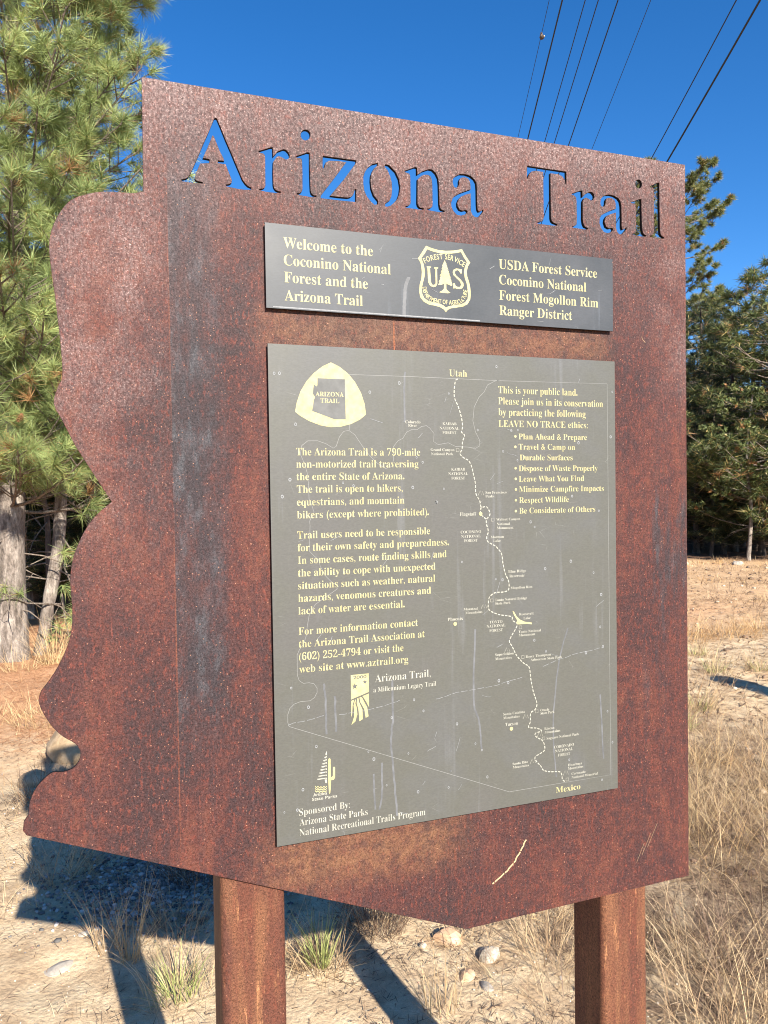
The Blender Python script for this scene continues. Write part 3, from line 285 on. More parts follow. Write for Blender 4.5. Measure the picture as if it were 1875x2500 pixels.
def rust_material(name, orange=0.0, plate=False):
    m, nt, bs = mat_new(name)
    tc = N(nt, 'ShaderNodeTexCoord'); P = tc.outputs['Object']
    sep = N(nt, 'ShaderNodeSeparateXYZ'); nt.links.new(P, sep.inputs[0]); X, Z = sep.outputs[0], sep.outputs[2]
    big = noise_tex(nt, P, 6, 7, .66, vec=(1, 1, .40), dist=.4)
    mid = noise_tex(nt, P, 55, 6, .65)
    streak = noise_tex(nt, P, 30, 5, .6, vec=(1.6, 1.6, .12))
    fine = noise_tex(nt, P, 520, 3, .7)
    pit = noise_tex(nt, P, 230, 4, .6, vec=(1, 1, .6))
    base = ramp(nt, math_n(nt, 'ADD', math_n(nt, 'MULTIPLY', big, .62), math_n(nt, 'MULTIPLY', mid, .38)),
                [(.38, (.028, .019, .020)), (.47, (.046, .021, .020)), (.53, (.066, .025, .021)), (.61, (.100, .036, .025))])
    col = mix(nt, ramp(nt, streak, [(.45, g(0)), (.68, g(.5 if not plate else .40))]), base, (.028, .023, .026))
    # red oxide flecks
    red = ramp(nt, noise_tex(nt, P, 170, 5, .72, vec=(1, 1, .45)), [(.53, g(0)), (.62, g(.75))])
    col = mix(nt, red, col, (.122, .034, .024))
    if plate:
        # blue-grey run marks down the plate left of the panels, and at the right edge
        z1 = math_n(nt, 'MULTIPLY', math_n(nt, 'MULTIPLY', band(nt, X, -.1385, 1., .0015), band(nt, X, -1, -.072, .022)), band(nt, Z, 1.18, 2.0, .10))
        z1 = math_n(nt, 'MULTIPLY', z1, ramp(nt, noise_tex(nt, P, 24, 5, .7, vec=(1.5, 1, .28)), [(.38, g(.35)), (.56, g(.85))]))
        z2 = math_n(nt, 'MULTIPLY', band(nt, X, .68, .78, .02), band(nt, Z, 1.15, 1.52, .07))
        z2 = math_n(nt, 'MULTIPLY', z2, ramp(nt, noise_tex(nt, P, 18, 5, .7, vec=(2, 1, .3)), [(.5, g(0)), (.62, g(.8))]))
        z4 = math_n(nt, 'MULTIPLY', band(nt, X, .08, .22, .05), band(nt, Z, 1.73, 1.79, .02))
        z4 = math_n(nt, 'MULTIPLY', z4, ramp(nt, mid, [(.45, g(0)), (.6, g(.6))]))
        zz = math_n(nt, 'MAXIMUM', math_n(nt, 'MAXIMUM', z1, z2), z4)
        col = mix(nt, zz, col, mix(nt, ramp(nt, noise_tex(nt, P, 45, 5, .7, vec=(1, 1, .4)), [(.48, g(0)), (.60, g(1))]), (.028, .024, .027), (.050, .052, .058)))
        # long thin orange run at the fold line
        l1 = math_n(nt, 'MULTIPLY', band(nt, X, -.1395, -.1380, .0009), band(nt, Z, 1.0, 1.95, .1))
        l1 = math_n(nt, 'MULTIPLY', l1, ramp(nt, streak, [(.42, g(0)), (.62, g(.4))]))
        l2 = math_n(nt, 'MULTIPLY', band(nt, X, .2015, .2035, .0008), band(nt, Z, 1.73, 1.775, .008))
        col = mix(nt, math_n(nt, 'MAXIMUM', l1, l2), col, (.26, .075, .03))
        # tan wash under the panels where water dripped
        w1 = math_n(nt, 'MULTIPLY', band(nt, X, -.01, .60, .03), band(nt, Z, 1.725, 1.785, .02))
        w2 = math_n(nt, 'MULTIPLY', band(nt, X, -.01, .30, .06), band(nt, Z, .905, .985, .035))
        ww = math_n(nt, 'MULTIPLY', math_n(nt, 'MAXIMUM', math_n(nt, 'MULTIPLY', w1, .6), math_n(nt, 'MULTIPLY', w2, .8)), ramp(nt, mid, [(.4, g(.3)), (.62, g(1))]))
        col = mix(nt, ww, col, (.15, .075, .04))
        # worn, bleached top edge and left side, sky sheen painted in with the wear
        cl = noise_tex(nt, P, 9, 7, .7, vec=(1, 1, .7), dist=.5)
        top = math_n(nt, 'SUBTRACT', math_n(nt, 'ADD', Z, math_n(nt, 'MULTIPLY', cl, .30)), 1.55)
        tm = ramp(nt, top, [(.30, g(.0)), (.48, g(.10)), (.62, g(.34)), (.72, g(.85))])
        lb = math_n(nt, 'MULTIPLY', band(nt, X, -.5, -.15, .035), ramp(nt, cl, [(.40, g(.05)), (.60, g(.55))]))
        lb = math_n(nt, 'MULTIPLY', lb, band(nt, Z, 1.55, 3., .28))
        rb = math_n(nt, 'MULTIPLY', band(nt, X, .70, .9, .04), math_n(nt, 'MULTIPLY', band(nt, Z, 1.7, 3., .15), ramp(nt, cl, [(.40, g(.0)), (.62, g(.45))])))
        tm = math_n(nt, 'MAXIMUM', tm, math_n(nt, 'MAXIMUM', lb, rb))
        wear_sheen = math_n(nt, 'MULTIPLY', tm, ramp(nt, pit, [(.40, g(.25)), (.60, g(1))]))
        col = mix(nt, wear_sheen, col, (.185, .130, .122))
        sp = math_n(nt, 'MULTIPLY', ramp(nt, noise_tex(nt, P, 330, 4, .75), [(.55, g(0)), (.64, g(1))]), math_n(nt, 'ADD', math_n(nt, 'MULTIPLY', tm, .8), .07, True))
        col = mix(nt, sp, col, (.46, .34, .31))
        vo = N(nt, 'ShaderNodeTexVoronoi'); vo.inputs['Scale'].default_value = 95; nt.links.new(P, vo.inputs[0])
        dots = math_n(nt, 'MULTIPLY', ramp(nt, vo.outputs['Distance'], [(.16, g(1)), (.24, g(0))]), ramp(nt, mid, [(.5, g(0)), (.56, g(1))]))
        col = mix(nt, math_n(nt, 'MULTIPLY', dots, .55), col, (.045, .022, .020))
    else:
        col = mix(nt, .5, col, (.125, .048, .028))
        wv = ramp(nt, noise_tex(nt, P, 20, 5, .65, vec=(1.2, 1.2, .13)), [(.45, g(0)), (.62, g(.65))])
        col = mix(nt, wv, col, (.17, .078, .040))
        edge = ramp(nt, noise_tex(nt, P, 60, 4, .7, vec=(1.5, 1.5, .2)), [(.61, g(0)), (.68, g(.6))])
        col = mix(nt, edge, col, (.36, .17, .08))
    # tiny bright flecks everywhere
    vf = N(nt, 'ShaderNodeTexVoronoi'); vf.inputs['Scale'].default_value = 210; nt.links.new(P, vf.inputs[0])
    fl = ramp(nt, vf.outputs['Distance'], [(.10, g(1)), (.20, g(0))])
    cc = N(nt, 'ShaderNodeSeparateColor'); nt.links.new(vf.outputs['Color'], cc.inputs[0])
    fl = math_n(nt, 'MULTIPLY', fl, ramp(nt, cc.outputs[0], [(.80, g(0)), (.84, g(1))]))
    col = mix(nt, math_n(nt, 'MULTIPLY', fl, .8), col, (.34, .16, .10))
    dk = ramp(nt, math_n(nt, 'ADD', math_n(nt, 'MULTIPLY', fine, .5), math_n(nt, 'MULTIPLY', noise_tex(nt, P, 260, 3, .6), .5)), [(.37, g(.50)), (.48, g(.95)), (.61, g(1.42))])
    col = mix(nt, 1.0, col, dk, 'MULTIPLY')
    nt.links.new(col, bs.inputs['Base Color'])
    bs.inputs['Roughness'].default_value = .6; bs.inputs['Specular IOR Level'].default_value = .14
    h = math_n(nt, 'ADD', math_n(nt, 'MULTIPLY', fine, .5), pit)
    bump(nt, bs, h, .55, .0011)
    return m

M = {}
M['plate'] = rust_material('rusted_plate', plate=True)
M['post'] = rust_material('rusted_tube')
def panel_material(name, c0, c1, c2, hi):
    m, nt, bs = mat_new(name)
    P = N(nt, 'ShaderNodeTexCoord').outputs['Object']
    a = noise_tex(nt, P, 5, 5, .6); b = noise_tex(nt, P, 60, 5, .6, vec=(1.3, 1, .06)); c = noise_tex(nt, P, 420, 2, .6, vec=(.6, 1, 1.4))
    col = ramp(nt, a, [(.32, c0), (.52, c1), (.70, c2)])
    dr = math_n(nt, 'MULTIPLY', ramp(nt, b, [(.56, g(0)), (.72, g(.5))]), ramp(nt, noise_tex(nt, P, 4, 3), [(.45, g(0)), (.6, g(1))]))
    col = mix(nt, dr, col, hi)
    # chalky haze along the lower and left borders, hairline scratches
    sc = N(nt, 'ShaderNodeTexVoronoi', feature='DISTANCE_TO_EDGE'); sc.inputs['Scale'].default_value = 17
    dm = N(nt, 'ShaderNodeMapping'); dm.inputs['Rotation'].default_value = (0, .5, 0); dm.inputs['Scale'].default_value = (1, 1, 3.1)
    nt.links.new(P, dm.inputs[0]); nt.links.new(dm.outputs[0], sc.inputs[0])
    s = math_n(nt, 'MULTIPLY', ramp(nt, sc.outputs['Distance'], [(.0, g(1)), (.006, g(0))]), ramp(nt, noise_tex(nt, P, 22, 3), [(.60, g(0)), (.68, g(.3))]))
    col = mix(nt, s, col, (.40, .40, .39))
    col = mix(nt, 1.0, col, ramp(nt, c, [(.3, g(.90)), (.7, g(1.06))]), 'MULTIPLY')
    nt.links.new(col, bs.inputs['Base Color'])
    bs.inputs['Specular IOR Level'].default_value = .3
    nt.links.new(ramp(nt, a, [(.3, g(.36)), (.7, g(.52))]), bs.inputs['Roughness'])
    bump(nt, bs, c, .05, .0003)
    return m
M['info'] = panel_material('grey_anodised_panel', (.090, .087, .082), (.084, .083, .072), (.086, .086, .084), (.14, .142, .15))
M['head'] = panel_material('slate_anodised_panel', (.038, .042, .047), (.045, .049, .055), (.062, .066, .075), (.13, .15, .18))
def flat(name, c, rough=.6, spec=.4, nz=0):
    m, nt, bs = mat_new(name); bs.inputs['Base Color'].default_value = (*c, 1); bs.inputs['Roughness'].default_value = rough
    bs.inputs['Specular IOR Level'].default_value = spec
    if nz:
        P = N(nt, 'ShaderNodeTexCoord').outputs['Object']
        nt.links.new(ramp(nt, noise_tex(nt, P, nz, 4), [(.3, tuple(v*.75 for v in c)), (.7, tuple(min(1, v*1.2) for v in c))]), bs.inputs['Base Color'])
    return m
M['edge'] = flat('dark_panel_edge', (.025, .022, .02), .8, nz=200)
M['thin'] = flat('fine_map_line', (.21, .21, .20), .6)
M['cream'] = flat('cream_print', (.36, .325, .165), .55, nz=90)
M['white'] = flat('white_print', (.32, .31, .26), .55, nz=200)
M['darkprint'] = flat('grey_print', (.086, .086, .083), .5, nz=60)
M['haze'] = flat('chalky_water_mark', (.21, .215, .22), .7, nz=300)
M['streakm'] = flat('faint_water_run', (.105, .107, .113), .6, nz=80)
M['tan'] = flat('scratched_steel', (.42, .30, .17), .6, nz=400)

def bark_material(name, ca, cb, cc, sc=1.):
    m, nt, bs = mat_new(name)
    P = N(nt, 'ShaderNodeTexCoord').outputs['Object']
    n1 = noise_tex(nt, P, 14*sc, 6, .7, vec=(1, 1, .28)); n2 = noise_tex(nt, P, 60*sc, 5, .7, vec=(1, 1, .45))
    col = ramp(nt, n1, [(.36, ca), (.5, cb), (.64, cc)])
    col = mix(nt, 1., col, ramp(nt, n2, [(.35, g(.55)), (.6, g(1.1))]), 'MULTIPLY')
    nt.links.new(col, bs.inputs['Base Color']); bs.inputs['Roughness'].default_value = .9
    bump(nt, bs, math_n(nt, 'ADD', n1, math_n(nt, 'MULTIPLY', n2, .4)), .9, .03)
    return m
M['bark_pale'] = bark_material('pale_grey_bark', (.09, .07, .055), (.22, .18, .15), (.36, .31, .26))
M['bark_dark'] = bark_material('dark_brown_bark', (.035, .025, .02), (.085, .06, .045), (.15, .11, .08))
M['bark_white'] = bark_material('whitish_bark', (.25, .24, .2), (.42, .40, .35), (.5, .47, .42))
M['twig'] = bark_material('grey_twig', (.12, .09, .065), (.22, .17, .13), (.33, .28, .23), 3)

def leaf_material(name, trans=.22, rough=.5):
    m, nt, bs = mat_new(name)
    a = N(nt, 'ShaderNodeAttribute', attribute_name='Col')
    nt.links.new(a.outputs['Color'], bs.inputs['Base Color']); bs.inputs['Roughness'].default_value = rough
    bs.inputs['Specular IOR Level'].default_value = .35
    t = N(nt, 'ShaderNodeBsdfTranslucent'); nt.links.new(a.outputs['Color'], t.inputs[0])
    ms = N(nt, 'ShaderNodeMixShader'); ms.inputs[0].default_value = trans
    out = nt.nodes['Material Output']
    nt.links.new(bs.outputs[0], ms.inputs[1]); nt.links.new(t.outputs[0], ms.inputs[2]); nt.links.new(ms.outputs[0], out.inputs[0])
    return m
M['needle'] = leaf_material('pine_needle')
M['grass'] = leaf_material('dry_grass_blade', .25, .6)

# ------------------------------------------------------------------ ground
def axis(a, b, st, far):
    c = list(np.arange(a, b+1e-6, st)); s = st; v = b
    while v < far: s *= 1.22; v += s; c.append(v)
    s = st; v = a
    while v > -far: s *= 1.22; v -= s; c.insert(0, v)
    return np.array(c)
gx = axis(-2.6, 5.2, .035, 600); gy = axis(-1.2, 8.2, .035, 600)
GX, GY = np.meshgrid(gx, gy); GZ = ground_h(GX, GY)
nx, ny = len(gx), len(gy)
ii = (np.arange(ny-1)[:, None]*nx+np.arange(nx-1)[None, :]).ravel()
gm, nt, bs = mat_new('sandy_soil')
P = N(nt, 'ShaderNodeNewGeometry').outputs['Position']
sep = N(nt, 'ShaderNodeSeparateXYZ'); nt.links.new(P, sep.inputs[0]); X, Y = sep.outputs[0], sep.outputs[1]
n1 = noise_tex(nt, P, 1.6, 6, .62); n2 = noise_tex(nt, P, 9, 6, .65); n3 = noise_tex(nt, P, 70, 5, .7); n4 = noise_tex(nt, P, 300, 3, .7)
sand = ramp(nt, n2, [(.30, (.36, .25, .15)), (.46, (.54, .395, .245)), (.62, (.67, .52, .33))])
# orange duff of fallen needles at the far left, peach soil in the middle distance right
dx = math_n(nt, 'ADD', Y, math_n(nt, 'MULTIPLY', n1, 2.4))
orange = ramp(nt, n3, [(.35, (.34, .15, .07)), (.6, (.62, .34, .18))])
duff = N(nt, 'ShaderNodeMapRange', interpolation_type='SMOOTHSTEP'); nt.links.new(math_n(nt, 'SUBTRACT', dx, math_n(nt, 'MULTIPLY', X, .25)), duff.inputs[0]); duff.inputs[1].default_value = 4.6; duff.inputs[2].default_value = 6.2; duff.inputs[4].default_value = .85
col = mix(nt, duff.outputs[0], sand, orange)
rgt = math_n(nt, 'ADD', math_n(nt, 'ADD', X, Y), math_n(nt, 'MULTIPLY', n1, 6))
pe = N(nt, 'ShaderNodeMapRange', interpolation_type='SMOOTHSTEP'); nt.links.new(rgt, pe.inputs[0]); pe.inputs[1].default_value = 14; pe.inputs[2].default_value = 19; pe.inputs[4].default_value = .85
peach = ramp(nt, n2, [(.35, (.50, .32, .17)), (.6, (.66, .46, .27))])
col = mix(nt, pe.outputs[0], col, peach)
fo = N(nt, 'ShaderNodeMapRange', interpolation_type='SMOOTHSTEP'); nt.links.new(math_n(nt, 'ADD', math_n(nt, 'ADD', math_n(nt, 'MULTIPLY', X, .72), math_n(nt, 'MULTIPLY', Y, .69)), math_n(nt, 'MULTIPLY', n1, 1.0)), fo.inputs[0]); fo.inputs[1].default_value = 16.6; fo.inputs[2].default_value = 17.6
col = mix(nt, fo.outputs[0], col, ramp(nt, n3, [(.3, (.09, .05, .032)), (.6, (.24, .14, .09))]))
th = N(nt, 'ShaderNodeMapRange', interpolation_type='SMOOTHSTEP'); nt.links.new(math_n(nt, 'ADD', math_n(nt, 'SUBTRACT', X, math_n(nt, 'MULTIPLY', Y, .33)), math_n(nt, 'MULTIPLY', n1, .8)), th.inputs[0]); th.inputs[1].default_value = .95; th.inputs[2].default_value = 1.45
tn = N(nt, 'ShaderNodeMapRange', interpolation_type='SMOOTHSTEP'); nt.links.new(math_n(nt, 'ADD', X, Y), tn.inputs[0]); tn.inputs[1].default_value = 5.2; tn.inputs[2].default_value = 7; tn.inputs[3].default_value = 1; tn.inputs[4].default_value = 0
thatch_shade = math_n(nt, 'MULTIPLY', math_n(nt, 'MULTIPLY', th.outputs[0], tn.outputs[0]), ramp(nt, n2, [(.40, g(1)), (.62, g(.35))]))
col = mix(nt, thatch_shade, col, ramp(nt, n3, [(.35, (.07, .045, .03)), (.6, (.24, .165, .11))]))  # brown thatch, darkened to paint the shade between the grass blades
# damp/dark debris specks and small pale grit
deb = ramp(nt, noise_tex(nt, P, 38, 6, .75), [(.60, g(0)), (.67, g(.45))])
col = mix(nt, deb, col, (.16, .105, .07))
vo = N(nt, 'ShaderNodeTexVoronoi'); vo.inputs['Scale'].default_value = 62; nt.links.new(P, vo.inputs[0])
grit = math_n(nt, 'MULTIPLY', ramp(nt, vo.outputs['Distance'], [(.18, g(1)), (.30, g(0))]), ramp(nt, n2, [(.52, g(0)), (.62, g(.6))]))
gc = N(nt, 'ShaderNodeSeparateColor'); nt.links.new(vo.outputs['Color'], gc.inputs[0])
col = mix(nt, grit, col, ramp(nt, gc.outputs[1], [(.2, (.22, .19, .17)), (.5, (.52, .43, .33)), (.8, (.62, .56, .47))]))
col = mix(nt, 1., col, ramp(nt, n4, [(.3, g(.72)), (.65, g(1.12))]), 'MULTIPLY')
nt.links.new(col, bs.inputs['Base Color']); bs.inputs['Roughness'].default_value = .95; bs.inputs['Specular IOR Level'].default_value = .15
bump(nt, bs, math_n(nt, 'ADD', math_n(nt, 'ADD', n3, math_n(nt, 'MULTIPLY', n4, .4)), math_n(nt, 'MULTIPLY', vo.outputs['Distance'], -.5)), .55, .010)
gme = mesh_np('ground', np.stack([GX, GY, GZ], -1).reshape(-1, 3), np.stack([ii, ii+1, ii+nx+1, ii+nx], 1), smooth=True)
tag(link('ground', gme, gm), kind='structure')

# ------------------------------------------------------------------ the sign
PT = .0064                                   # plate thickness
POFF, PTH = .0085, .003                      # panel front stands this far in front of the plate
sign = empty('trail_sign', (.30, .03, 0))
tag(sign, 'rusted steel sign cut to the outline of Arizona on two square posts', 'sign')
OUTL = OUTLINE[:]
OUTL[0] = (-.1690, 2.094); OUTL[1] = (-.1700, OUTL[1][1]); OUTL[-1] = (.7717, 2.094); OUTL[-2] = (.7717, .7896)
ol = [OUTL[0], OUTL[1]]+smooth_line(OUTL[1:20], 3)[1:]+smooth_line(OUTL[20:22], 1)[1:]+smooth_line(OUTL[21:51], 3)[1:]+OUTL[51:]
def clean(lp):
    o = []
    for q in lp:
        q = (q[0], q[1])
        if not o or math.dist(o[-1], q) > 4e-4: o.append(q)
    if math.dist(o[0], o[-1]) < 4e-4: o.pop()
    return o
pm = curve_mesh('plate', [clean(ol)]+[clean(q) for q in LETTERS], PT/2, PT/2-.0004, .0004)
M['cut'] = flat('shaded_cut_edge', (.016, .012, .012), .8, .1, nz=300)  # near-black colour paints in the shade of the unlit cut walls
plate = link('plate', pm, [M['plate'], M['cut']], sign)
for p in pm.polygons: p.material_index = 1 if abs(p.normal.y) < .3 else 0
tag(plate, 'rusted plate with Arizona Trail cut through it')

def box_mesh(name, x0, x1, y0, y1, z0, z1, bev=0, seg=2):
    bm = bmesh.new(); bmesh.ops.create_cube(bm, size=1)
    for v in bm.verts: v.co = Vector(((x0+x1)/2+v.co.x*(x1-x0), (y0+y1)/2+v.co.y*(y1-y0), (z0+z1)/2+v.co.z*(z1-z0)))
    if bev: bmesh.ops.bevel(bm, geom=bm.edges[:], offset=bev, segments=seg, affect='EDGES', profile=.5)
    me = bpy.data.meshes.new(name); bm.to_mesh(me); bm.free()
    return me

def post_mesh(x0, x1, y0, y1, z0, z1, rr=.011, th=.006):
    """hollow square tube with rounded corners"""
    def ringp(x0, x1, y0, y1, r, n=5):
        o = []
        for cx, cy, a0 in ((x1-r, y0+r, -90), (x1-r, y1-r, 0), (x0+r, y1-r, 90), (x0+r, y0+r, 180)):
            for k in range(n+1):
                a = R(a0+90*k/n); o.append((cx+r*math.cos(a), cy+r*math.sin(a)))
        return o
    A = ringp(x0, x1, y0, y1, rr); B = ringp(x0+th, x1-th, y0+th, y1-th, rr-th)
    n = len(A); V = [(p[0], p[1], z) for z in (z0, z1) for p in A]+[(p[0], p[1], z) for z in (z0, z1) for p in B]; F = []
    for i in range(n):
        j = (i+1) % n
        F += [(i, j, n+j, n+i), (2*n+j, 2*n+i, 3*n+i, 3*n+j), (n+i, n+j, 3*n+j, 3*n+i), (j, i, 2*n+i, 2*n+j)]
    me = mesh_py('post', V, F)
    for p in me.polygons: p.use_smooth = abs(p.normal.z) < .5
    me.set_sharp_from_angle(angle=R(25)) if hasattr(me, 'set_sharp_from_angle') else None
    return me
y0 = PT+.0015
for x0, x1 in ((-.0826, .0150), (.5876, .6853)):
    link('post', post_mesh(x0, x1, y0, y0+.0976, -.25, 1.86), M['post'], sign)

def panel(name, box, mat, label):
    x0, x1, z0, z1 = box
    me = box_mesh(name, x0, x1, -POFF, -POFF+PTH, z0, z1)
    me.materials.append(mat); me.materials.append(M['edge'])
    for p in me.polygons: p.material_index = 0 if p.normal.y < -.5 else 1
    o = link(name, me, None, sign); tag(o, label); return o
info = panel('information_panel', G['info'], M['info'], 'grey information panel with trail map and cream text')
head = panel('header_panel', G['head'], M['head'], 'slate header panel with forest service shield')
for pn, bx in ((info, G['info']), (head, G['head'])):
    x0, x1, z0, z1 = bx
    link('spacer', box_mesh('spacer', x0+.004, x1-.004, -POFF+PTH, -.0001, z0+.004, z1-.004), M['edge'], pn)
YP = -POFF-.0003

_hc = {}
def to_math(s):
    o = ''
    for c in s:
        if 'A' <= c <= 'Z': o += chr(0x1D400+ord(c)-65)
        elif 'a' <= c <= 'z': o += chr(0x1D41A+ord(c)-97)
        elif '0' <= c <= '9': o += chr(0x1D7CE+ord(c)-48)
        else: o += c
    return o
def text_raw(s, offset=0., serif=True, spacing=1.):
    c = bpy.data.curves.new('t', 'FONT'); c.body = to_math(s) if serif else s; c.offset = offset; c.dimensions = '2D'
    c.resolution_u = 3; c.space_character = spacing
    o = bpy.data.objects.new('t', c); COL.objects.link(o)
    dg = bpy.context.evaluated_depsgraph_get()
    me = bpy.data.meshes.new_from_object(o.evaluated_get(dg))
    bpy.data.objects.remove(o); bpy.data.curves.remove(c)
    return me
def ext(me):
    a = np.empty(len(me.vertices)*3, np.float32); me.vertices.foreach_get('co', a); return a.reshape(-1, 3)
def text_line(s, x0, x1, z, cap, st):
    off, serif = {'bh': (-.003, 1), 'b': (-.006, 1), 'r': (-.009, 1), 's': (-.006, 1), 'm': (-.006, 1), 'g': (0, 1), 'k': (.012, 0), 'w': (.012, 0)}[st]
    key = (off, serif)
    if key not in _hc: _hc[key] = float(ext(text_raw('H', off, serif))[:, 1].max())
    me = text_raw(s, off, serif); a = ext(me)
    mn, mx = a[:, 0].min(), a[:, 0].max()
    sx = (x1-x0)/(mx-mn); sy = cap/_hc[key]
    b = np.stack([x0+(a[:, 0]-mn)*sx, np.full(len(a), YP), z+a[:, 1]*sy], 1).astype(np.float32)
    me.vertices.foreach_set('co', b.ravel()); me.update(); me.name = 'text'
    return me
for s, xa, xb, z, cap, st in TEXTS:
    dot = s.endswith('.')
    me = text_line(s[:-1] if dot else s, xa, xb-.0035 if dot else xb, z, cap, st)
    if dot:
        V = [(xb-.0015+.0014*math.cos(k*.6283), YP, z+.0013+.0014*math.sin(k*.6283)) for k in range(10)]
        me = join_meshes('text', [me, mesh_py('dot', V, [tuple(range(10))])])
    if st == 'g':
        v = ext(me); v[:, 1] -= .0004; me.vertices.foreach_set('co', v.ravel()); me.update()
    if st == 'k':
        v = ext(me); v[:, 1] -= .0003; me.vertices.foreach_set('co', v.ravel()); me.update()
    nm = {'bh': 'heading_line', 'b': 'text_line', 'r': 'caption_line', 's': 'place_name', 'm': 'border_name', 'g': 'badge_word', 'k': 'year_number', 'w': 'logo_word'}[st]
    mt = {'bh': 'cream', 'b': 'cream', 'r': 'white', 's': 'white', 'm': 'cream', 'g': 'cream', 'k': 'darkprint', 'w': 'white'}[st]
    link(nm, me, M[mt], head if st == 'bh' else info)

def disc(cx, cz, r, y, n=14, r2=None):
    if r2 is None:
        V = [(cx+r*math.cos(2*math.pi*k/n), y, cz+r*math.sin(2*math.pi*k/n)) for k in range(n)]; return V, [tuple(range(n))]
    V = [(cx+q*math.cos(2*math.pi*k/n), y, cz+q*1.25*math.sin(2*math.pi*k/n)) for q in (r, r2) for k in range(n)]
    return V, [(k, (k+1) % n, n+(k+1) % n, n+k) for k in range(n)]
def shapes(name, lst, mat, parent, dy=0):
    ms = [curve_mesh(name, [clean(p) for p in (q if isinstance(q[0][0], (list, tuple)) else [q])], YP+dy) for q in lst]
    return link(name, ms[0] if len(ms) == 1 else join_meshes(name, ms), mat, parent)
for q in G['bul']:
    V, F = disc(q[0], q[1], .0022, YP); link('bullet', mesh_py('bullet', V, F), M['cream'], info)
for q in G['dots']:
    V, F = disc(q[0], q[1], .0032, YP-.0002); link('city_dot', mesh_py('city_dot', V, F), M['cream'], info)
tm = [ribbon(smooth_line(p, 4), .0017, YP, dash=(.0046, .0022)) for p in G['trail']]
link('trail_line', join_meshes('trail_line', tm), M['white'], info)
link('map_outline', join_meshes('map_outline', [ribbon(p, .00055, YP+.0001) for p in G['thin']]), M['thin'], info)
for q in G['squares']:
    s = .0025; P4 = [(q[0]-s, q[1]-s), (q[0]+s, q[1]-s), (q[0]+s, q[1]+s), (q[0]-s, q[1]+s), (q[0]-s, q[1]-s)]
    link('park_square', ribbon(P4, .0005, YP), M['white'], info)
for q in G['peaks']:
    P5 = [(q[0]-.005, q[1]-.004), (q[0]-.001, q[1]+.004), (q[0]+.0015, q[1]-.003), (q[0]+.003, q[1]+.003), (q[0]+.0055, q[1]-.0035)]
    link('peak_symbol', ribbon(P5, .0005, YP), M['white'], info)
shapes('trail_badge', [smooth_line(G['badge'], 1)], M['cream'], info)
shapes('badge_state', [G['state']], M['darkprint'], info, -.0002)
shapes('lake_shape', [G['lake']], M['cream'], info, -.0001)
shapes('millennium_banner', G['banner'], M['cream'], info)
stars = []
for (cx, cz), rr in zip(G['stars'], (.0050, .0038)):
    stars.append([(cx+(rr if k % 2 == 0 else rr*.42)*math.sin(math.pi*k/5), cz+(rr if k % 2 == 0 else rr*.42)*math.cos(math.pi*k/5)) for k in range(10)])
shapes('banner_stars', stars, M['darkprint'], info, -.0002)
shapes('fir_logo', G['fir'], M['white'], info)
shapes('cactus_logo', G['cactus'], M['cream'], info)
shapes('wave_logo', G['waves'], M['cream'], info)
shapes('shield_border', [[G['sh_out'], G['sh_in']]], M['cream'], head)
shapes('shield_tree', [G['sh_tree']], M['cream'], head)
shapes('shield_letter', [G['sh_U']], M['cream'], head)
shapes('shield_letter', [G['sh_S']], M['cream'], head)
def arc_text(s, path, h, wsc, name):
    P = smooth_line(path, 8); D = [0]
    for i in range(1, len(P)): D.append(D[-1]+math.dist(P[i], P[i-1]))
    glyph = []; adv = 0
    for ch in s:
        if ch == ' ': glyph.append(None); adv += .30; continue
        me = text_raw(ch, .014, False); a = ext(me); wd = a[:, 0].max()-a[:, 0].min(); glyph.append((me, a, wd)); adv += wd+.09
    k = D[-1]/adv; pos = 0; ms = []
    cap = float(ext(text_raw('H', .014, False))[:, 1].max())
    for q in glyph:
        if q is None: pos += .30; continue
        me, a, wd = q; c = (pos+wd/2+.045)*k; pos += wd+.09
        i = min(max(int(np.searchsorted(D, c)), 1), len(P)-1)
        t = (c-D[i-1])/max(D[i]-D[i-1], 1e-9); bx = P[i-1][0]+(P[i][0]-P[i-1][0])*t; bz = P[i-1][1]+(P[i][1]-P[i-1][1])*t
        j0, j1 = max(i-5, 0), min(i+4, len(P)-1); ang = math.atan2(P[j1][1]-P[j0][1], P[j1][0]-P[j0][0])
        lx = (a[:, 0]-(a[:, 0].max()+a[:, 0].min())/2)*k*wsc; lz = a[:, 1]/cap*h
        b = np.stack([bx+lx*math.cos(ang)-lz*math.sin(ang), np.full(len(a), YP), bz+lx*math.sin(ang)+lz*math.cos(ang)], 1).astype(np.float32)
        me.vertices.foreach_set('co', b.ravel()); me.update(); ms.append(me)
    return link(name, join_meshes(name, ms), M['cream'], head)
arc_text('FOREST SERVICE', G['arc1'], .0083, 1.0, 'shield_motto')
arc_text('DEPARTMENT OF AGRICULTURE', G['arc2'], .0070, 1.0, 'shield_motto')

